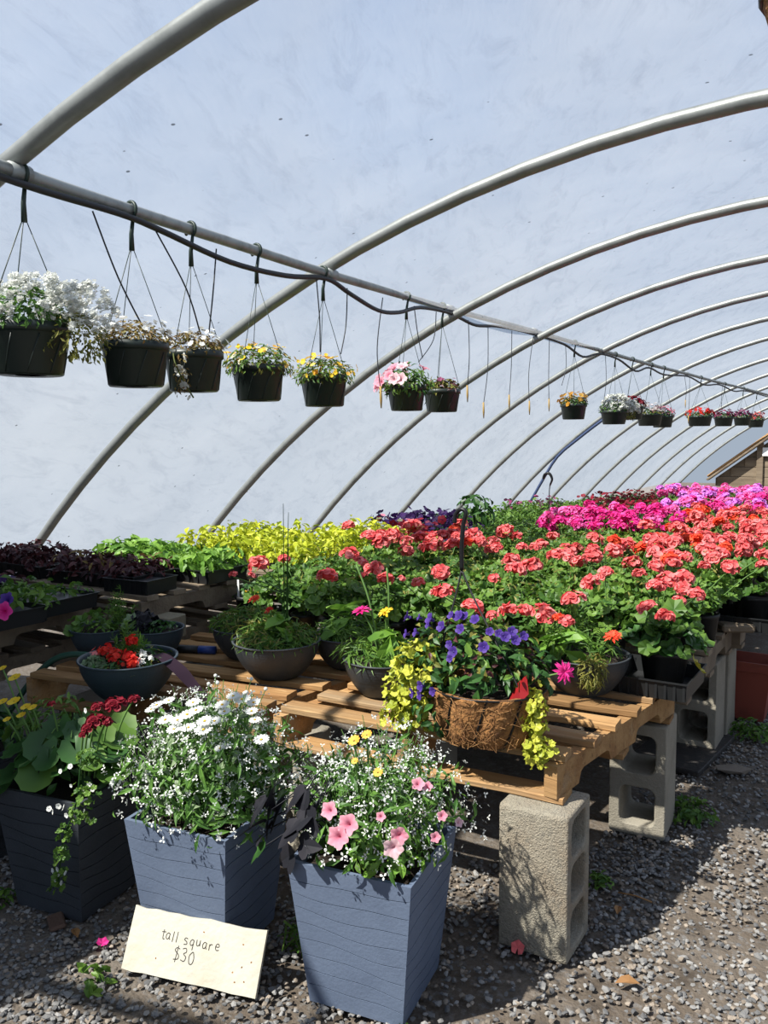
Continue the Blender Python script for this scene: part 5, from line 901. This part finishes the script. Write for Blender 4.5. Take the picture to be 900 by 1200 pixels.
ORD = 'zeroth first second third fourth fifth sixth seventh eighth ninth tenth eleventh twelfth thirteenth fourteenth fifteenth sixteenth seventeenth eighteenth nineteenth twentieth'.split()
ORD += ['twenty-' + o for o in ORD[1:10]] + ['thirtieth']
COLR = {'salmon': 'coral geranium', 'green': 'leafy geranium', 'magenta': 'magenta geranium', 'pink': 'pink geranium', 'red': 'orange-red geranium', 'herb': 'green bedding plant', 'purple': 'dark purple petunia', 'burg': 'dark burgundy petunia'}
for i, (x, y, kind, nh, row, cl) in enumerate(D['plants']):
    pk = 'geranium' if kind in ('salmon', 'green', 'magenta', 'pink', 'red') else kind
    pr = protos[pk][i % len(protos[pk])]
    t = dup(pr, (x, y, ZP), rp.uniform(0, 6), rp.uniform(.92, 1.1), ('%s in the %s row behind the bowls, %s pot from the aisle' % (COLR[kind], ORD[row], ORD[cl])) if row else ('%s standing in front of the first row, %s from the left' % (COLR[kind], ORD[[4, 3, 2, 1, 0][i] + 1 if i < 5 else i + 1])), LAB[kind][1]); placed.append((x, y, kind, nh, t))
for k, l in protos.items():
    for pr in l:
        for ch in list(pr.children): bpy.data.objects.remove(ch)
        bpy.data.objects.remove(pr)
HM = {'salmon': ('coral',) * 9 + ('scarlet',), 'magenta': ('magenta', 'magenta', 'pink'), 'pink': ('pink', 'orchid', 'magenta', 'pink', 'orchid'), 'red': ('scarlet', 'coral', 'red', 'coral'), 'green': ('coral',)}
stems = {}
def add_head(pl, p, s, mname, k):
    x, y, kind, nh, t = pl; M = t.matrix_basis.inverted(); q = M @ Vector(p); sc = t.scale[0]
    inst('flower_head', HEADS[k % 4], t, q, (rp.uniform(-.35, .35), rp.uniform(-.35, .35), rp.uniform(0, 6)), s / sc, m=None if mname == 'coral' else G[mname])
    stems.setdefault(t.name, (t, []))[1].append(q)
gers = [pl for pl in placed if pl[2] in HM]
for i, (x, y, z, s) in enumerate(D['heads']):
    pl = min(gers, key=lambda g: (g[0] - x) ** 2 + (g[1] - y) ** 2); add_head(pl, (x, y, z), s * .56, 'scarlet' if i in (46, 67) else 'coral', i)
for i, pl in enumerate(gers):
    for j in range(pl[3]):
        a = rp.uniform(0, 2 * PI); r_ = rp.uniform(.03, .12); add_head(pl, (pl[0] + r_ * math.cos(a), pl[1] + r_ * math.sin(a), ZP + rp.uniform(.27, .36)), rp.uniform(.034, .050), rp.choice(HM[pl[2]]), i + j)
for nm, (t, qs) in stems.items():
    b = MB()
    for q in qs: tube(b, spline([(0, 0, .10), (q.x * .55, q.y * .55, .1 + (q.z - .1) * .6), (q.x, q.y, q.z - .01)], 3), .0022, 4, cap=False)
    b.build('flower_stems', G['stem'], t)

# single plants that stand out
def single(name, x, y, z, label, cat='potted plant', pot=True, group=None):
    t = thing(name, (x, y, z), label, cat, group)
    if pot: b = MB(); lathe(b, [(0, .001), (.062, 0), (.078, .10), (.084, .102), (.084, .118), (.078, .118), (.074, .10), (0, .098)], 22); b.build('pot', G['black'], t)
    return t
t = single('potted_geranium', -.68, 2.83, ZP + .018, 'leafy geranium with one yellowing leaf in a black pot in the tray beside the bowl')
leaf_parts(t, G['leaf'], LF_SCAL, 46, (0, 0, .15), (.15, .13, .12), .062, 301, zmin=-.2, upb=.7); fol(t, G['leafdk'], LF_SCAL, 60, (0, 0, .14), (.13, .12, .09), .055, 302)
b = MB(); b.add(LF_SCAL[0], LF_SCAL[1], rnd=.5); yl = b.build('yellow_leaf', mat('yellowing_leaf', (.62, .50, .05), .5, noise=[(20, (.30, .34, .04), .45, .6)], trans=.25), t, loc=(.10, -.03, .10), rot=(-.9, .4, -.9)); yl.scale = (.07,) * 3
t = single('potted_pepper', -2.62, 5.32, ZP, 'tall dark green leafy plant rising above the purple petunias')
leaf_parts(t, G['leafdk'], LF_OVAL, 60, (0, 0, .30), (.15, .13, .17), .085, 305, zmin=-.6, upb=.5, down=.4); b = MB(); spray(b, 7, (0, 0, .1), .10, .3, .004, 5); b.build('stems', G['stem'], t, kind='stuff')

# ------------------------------------------------------------------ seedling trays
def tray(x, y, z, L_, W_, label, kinds, rz=0.0, seed=0, h=.062, group=None, slots=True):
    t = thing('seedling_tray', (x, y, z), label, 'plant tray', group, rz)
    b = MB(); q = lambda l, w_, zz: [(-l / 2, -w_ / 2, zz), (l / 2, -w_ / 2, zz), (l / 2, w_ / 2, zz), (-l / 2, w_ / 2, zz)]
    zi = h * .75 if kinds else h * .12; V = q(L_ * .94, W_ * .90, 0) + q(L_ * .97, W_ * .95, h - .004) + q(L_, W_, h - .004) + q(L_, W_, h) + q(L_ * .965, W_ * .94, h) + q(L_ * .93, W_ * .89, zi); T = [(0, 2, 1), (0, 3, 2), (20, 21, 22), (20, 22, 23)]
    for l in range(0, 20, 4):
        for i in range(4): j = (i + 1) % 4; T += [(l + i, l + j, l + 4 + j), (l + i, l + 4 + j, l + 4 + i)]
    b.add(V, T); n = 9
    for i in range(n):
        xx = -L_ * .45 + L_ * .9 * i / (n - 1)
        for sgn in (-1, 1): add_box(b, (xx, sgn * W_ * .467, h * .45), (.008, .006, h * .82), 0)
    b.build('tray', G['black'], t)
    for kk, (m, tm, n, size, zc, rz_, extra) in enumerate(kinds):
        bb = MB(); rng = np.random.default_rng(seed * 10 + kk); nx, ny = 5, 3
        for i in range(nx):
            for j in range(ny):
                c = ((i + .5) / nx * L_ * .95 - L_ * .475 + rng.normal(0, .008), (j + .5) / ny * W_ * .95 - W_ * .475 + rng.normal(0, .008), h + zc)
                leaves(bb, tm, max(1, n // 15), c, (L_ / nx * .62, W_ / ny * .72, rz_ * rng.uniform(.75, 1.15)), size, seed * 100 + kk * 20 + i * 3 + j, **extra)
        bb.build('blooms' if extra.get('zmin', -1) == .0 else 'foliage', m, t, kind='stuff')
    return t
E0 = dict(zmin=-.3, shell=(.4, 1)); EB = dict(zmin=.0, shell=(.85, 1.1))
ZD, ZE, ZF = .687, .712, .627
G['blackleaf2'] = G['coleus']
t = tray(-2.98 + .08, 1.70, ZD, .30, .5, 'seedling tray of green petunias with one magenta bloom at the left edge', [(G['leaf'], LF_OVAL, 420, .045, .02, .085, E0)], 0, 1)
inst('petunia_flower', PETUNIA['magenta'], t, (.20, .02, .085), face_rot((.5, -.8, .2)), .032); inst('petunia_flower', PETUNIA['purplebloom'], t, (.16, .06, .115), face_rot((.3, -.8, .4)), .028, m=G['violet'])
tray(-3.02, 2.08, ZD, .42, .28, 'black tray of thin green seedlings beside the magenta petunia bloom', [(G['leaf'], LF_OVAL, 150, .035, .0, .05, E0)], .05, 2)
tray(-3.45, 1.95, ZD, .54, .4, 'seedling tray of dark purple foliage at the left edge below the first hoop', [(G['coleus'], LF_OVAL, 520, .045, .01, .075, E0), (G['purple'], FL5, 60, .035, .02, .075, EB)], 0, 3)
tray(-3.14, 2.55, ZE, .54, .28, 'seedling tray of dark red-brown coleus behind the small bowls', [(G['coleus'], LF_OVAL, 520, .045, .0, .075, E0), (G['brownleaf'], LF_NARROW, 50, .05, .02, .065, EB)], .1, 4)
tray(-3.75, 2.56, ZE, .54, .3, 'seedling tray of dark coleus in front of the lettuce-green tray', [(G['coleus'], LF_OVAL, 480, .045, .01, .08, E0)], 0, 5)
tray(-2.86, 2.48, ZE, .26, .2, 'empty black tray corner beside the feathery plant', [(G['coleus'], LF_NARROW, 20, .04, 0, .04, E0)], .1, 15)
tray(-3.40, 2.98, ZE, .54, .28, 'black tray of lettuce-green seedlings, left one of two', [(G['leaflt'], LF_LET, 330, .065, .0, .085, dict(zmin=-.2, shell=(.3, 1), upb=.2, down=-.7))], .0, 6)
tray(-2.93, 2.86, ZE, .50, .28, 'black tray of lettuce-green seedlings beside the yellow-leaved trays', [(G['leaflt'], LF_LET, 300, .065, .0, .085, dict(zmin=-.2, shell=(.3, 1), upb=.2, down=-.7))], .0, 7)
for i, (x, y) in enumerate([(-2.78, 3.42), (-3.3, 3.5), (-2.80, 3.86), (-3.36, 3.9), (-2.85, 4.25)]):
    tray(x, y, ZF, .52, .34, ['seedling tray of lime-yellow leaves nearest the bowls', 'seedling tray of lime-yellow leaves behind the lettuce-green tray', 'seedling tray of lime-yellow leaves in the second row', 'seedling tray of lime-yellow leaves below the second hoop foot', 'seedling tray of mixed yellow and white flowers beside the burgundy petunias'][i],
         [(G['lime'], LF_OVAL, 460, .05, .06, .13, E0), (G['leaflt'], LF_OVAL, 90, .045, .02, .10, E0)] + ([(G['cream'], FL5, 30, .03, .05, .13, EB)] if i == 4 else []), 0, 20 + i)
tray(-2.80, 4.62, ZF - .1, .5, .34, 'seedling tray of burgundy and white petunias below the third hoop', [(G['leafdk'], LF_OVAL, 330, .045, .08, .13, E0), (G['burgundy'], FL5, 110, .05, .10, .15, EB), (G['softpink'], FL5, 16, .04, .10, .15, EB)], 0, 30)
for i, (x, y) in enumerate([(-3.0, 5.0), (-3.05, 5.45)]):
    tray(x, y, ZP, .5, .36, ['seedling tray of dark purple petunias left of the tall leafy plant', 'seedling tray of dark purple petunias behind the tall leafy plant'][i], [(G['leafdk'], LF_OVAL, 300, .045, .07, .14, E0), (G['purple'], FL5, 170, .05, .09, .155, EB)], 0, 32 + i)
for i, y in enumerate([5.95, 6.45, 6.95, 7.45, 7.95]):
    tray(-3.1, y, ZP, .5, .42, ORD[i + 1] + ' seedling tray of low green plants along the film, counted from the front', [(G['leaf'], LF_OVAL, 420, .045, .06, .12, E0)] + ([(G['plum'], FL5, 40, .04, .07, .13, EB)] if i > 2 else []), 0, 36 + i, group='green trays along the film')
tray(-.70, 2.83, ZP, .26, .30, 'black tray holding the geranium with the yellowing leaf', [], 0, 50)
tray(-.60, 3.98, ZP, .34, .30, 'black tray of leafy geraniums at the aisle end of the second pallet', [], 0, 51)
t = single('potted_geranium', -.58, 4.0, ZP + .02, 'leafy geranium in the tray at the aisle end of the second pallet'); fol(t, G['leaf'], LF_SCAL, 130, (0, 0, .15), (.15, .14, .12), .05, 308)
G['labelw'] = mat('white_plastic_label', (.80, .80, .76), .5)
t = single('potted_seedling', -2.62, 2.86, .62, 'small black pot with a white plant label and a yellow flower', 'potted plant')
fol(t, G['leafdk'], LF_OVAL, 50, (0, 0, .12), (.09, .09, .06), .035, 310); b = MB(); add_box(b, (-.04, -.05, .15), (.011, .002, .085), 0); b.build('plant_label', G['labelw'], t); bloom(t, GERB['yellow'], (.07, -.04, .13), .026)
bloom(t, GERB['yellow'], (.0, -.05, .135), .016); t.location = (-2.60, 2.92, .527)

# ------------------------------------------------------------------ other things on and under the benches
G['bluegrip'] = mat('blue_grip', (.02, .05, .22), .4)
t = thing('hose_wand', (-2.36, 2.33, ZP + .016), 'black watering wand with a blue end lying on the left pallet', 'watering wand', rz=.35)
b = MB(); tube(b, [(-.16, 0, 0), (.0, 0, 0)], .016, 10); b.build('handle', G['black'], t); b = MB(); tube(b, [(0, 0, 0), (.07, .005, 0)], .0165, 10); b.build('grip', G['bluegrip'], t)
G['greenhose'] = mat('green_hose', (.025, .075, .05), .4)
b = MB(); tube(b, spline([(-3.05, 1.80, .05), (-2.90, 1.86, .34), (-2.72, 1.93, .545), (-2.52, 1.99, .572), (-2.40, 2.05, .55), (-2.28, 2.14, ZP + .013)], 6), .012, 8)
tag(b.build('garden_hose', G['greenhose']), 'green garden hose looping up beside the blue-grey bowl', 'hose')
t = thing('square_pot', (-.615, 4.32, 0), 'empty terracotta-coloured square pot standing in the aisle behind the blocks', 'pot')
b = MB(); q = lambda h, zz: [(-h, -h, zz), (h, -h, zz), (h, h, zz), (-h, h, zz)]; V = q(.062, 0) + q(.092, .245) + q(.108, .25) + q(.112, .295) + q(.102, .295) + q(.088, .24) + q(.06, .02); T = [(0, 2, 1), (0, 3, 2), (24, 25, 26), (24, 26, 27)]
for l in range(0, 24, 4):
    for i in range(4): j = (i + 1) % 4; T += [(l + i, l + j, l + 4 + j), (l + i, l + 4 + j, l + 4 + i)]
b.add(V, T); b.build('pot', G['terracotta'], t)
t = thing('plant_hanger', (-1.93, 4.98, ZP + .02), 'black plant hanger hook standing up in front of the magenta geraniums', 'plant hanger')
b = MB(); tube(b, spline([(0, 0, .0), (.0, 0, .22), (.0, 0, .44), (.004, 0, .52), (.018, 0, .565), (.0, 0, .60), (-.03, .0, .595), (-.04, 0, .565)], 5), np.concatenate([np.full(16, .003), np.linspace(.006, .010, 12), np.full(8, .009)]), 6); b.build('hook', G['wire'], t)
b = MB(); tube(b, [(.0, 0, .42), (.05, .02, .0)], .0022, 4); b.build('wire', G['wire'], t)
hb = thing('hanging_basket', (-.165, 1.9, 2.14), 'brown fibre hanging basket cut off by the top right corner of the photo', 'hanging basket')
# its pixels: only its left rim shows
b = MB(); lathe(b, [(0, 0), (.07, .01), (.115, .05), (.13, .10)], 22); b.build('liner', G['coir'], hb); b = MB(); tube(b, [(.131 * math.cos(x), .131 * math.sin(x), .10) for x in np.linspace(0, 2 * PI, 24, endpoint=False)], .006, 6, closed=True); b.build('rim_wire', G['wire'], hb)
b = MB(); tube(b, [(-.12, 0, .1), (0, 0, .41), (.12, 0, .1)], .003, 4); b.build('hanger_wire', G['wire'], hb)

# ------------------------------------------------------------------ weeds and litter on the ground
def weed(x, y, R, h, n, label, m='leaf', tm=None, seed=0, size=.02):
    b = MB(); leaves(b, tm or LF_OVAL, n, (0, 0, 0), (R, R, h), size, seed, zmin=0, shell=(.2, 1)); tag(b.build('weed', G[m], loc=(x, y, 0)), label, 'weed', kind=None)
weed(-.76, 2.43, .045, .03, 70, 'small green weed in the gravel between the two front blocks', seed=1)
weed(-.63, 3.04, .10, .07, 170, 'green weed growing at the foot of the tan two-hole block', seed=2, size=.03)
weed(-.57, 4.02, .11, .09, 170, 'green weed at the foot of the terracotta-coloured pot', seed=3, size=.03)
weed(-1.70, 1.27, .055, .05, 22, 'small broad-leaved weed in the gravel left of the price board', seed=4, size=.035)
weed(-2.24, 1.37, .06, .05, 40, 'tuft of weed in the gravel beside the left planter', seed=5, size=.03)
weed(-1.36, 1.68, .05, .10, 26, 'tuft of grass between the two blue planters', tm=strap(.06, .3), seed=6, size=.09)
weed(-.93, 1.53, .04, .02, 34, 'small weed at the foot of the pink-petunia planter', seed=7)
G['dry'] = mat('dry_leaf', (.30, .15, .05), .7, var=(.20, .10, .04)); G['bark'] = mat('bark_chip', (.11, .065, .045), .9, bump=(60, .5))
def litter(name, x, y, tm, s, m, label, cat, rot, z=.008):
    b = MB(); b.add(tm[0] * s, tm[1], rnd=.4); tag(b.build(name, G[m], loc=(x, y, z), rot=rot), label, cat)
b = MB(); v, tt = box_t(.075, .045, .014, .005); b.add(v, tt); tag(b.build('bark_chip', G['bark'], loc=(-2.005, 1.395, .006), rot=(.1, .05, -.5)), 'brown bark chip on the gravel beside the left planter', 'bark chip')
litter('dry_leaf', -1.885, 1.375, LF_OVAL, .05, 'dry', 'small orange dry leaf on the gravel near the bark chip', 'leaf', (.2, .1, 1.2))
litter('fallen_petal', -1.80, 1.38, LF_SCAL, .032, 'magenta', 'fallen dark pink petal on the gravel left of the price board', 'petal', (.1, .2, .4), .010)
litter('fallen_petal', -.83, 1.945, LF_SCAL, .036, 'coral', 'fallen bright red-pink petal at the foot of the rough block', 'petal', (.9, .1, .3), .008)
litter('dry_leaf', -.52, 2.0, LF_OVAL, .065, 'dry', 'dry tan leaf on the gravel at the right of the rough block', 'leaf', (.25, -.1, 2.2))
litter('dry_leaf', -.66, 2.27, LF_OVAL, .045, 'dry', 'small brown leaf on the gravel close behind the rough block', 'leaf', (.2, .1, .2))
b = MB(); tube(b, [(-.05, 0, .012), (0, .006, .014), (.05, 0, .012)], .0022, 5); tag(b.build('twig', G['dry'], loc=(-.64, 2.38, .0)), 'thin pale twig on the gravel beyond the rough block', 'twig')
rkm = sm[0]; o = inst('rock', rkm, None, (-.57, 3.54, .01), (0, 0, .4), (.07, .05, .035)); tag(o, 'pale flat rock in the aisle gravel beyond the tan block', 'rock')
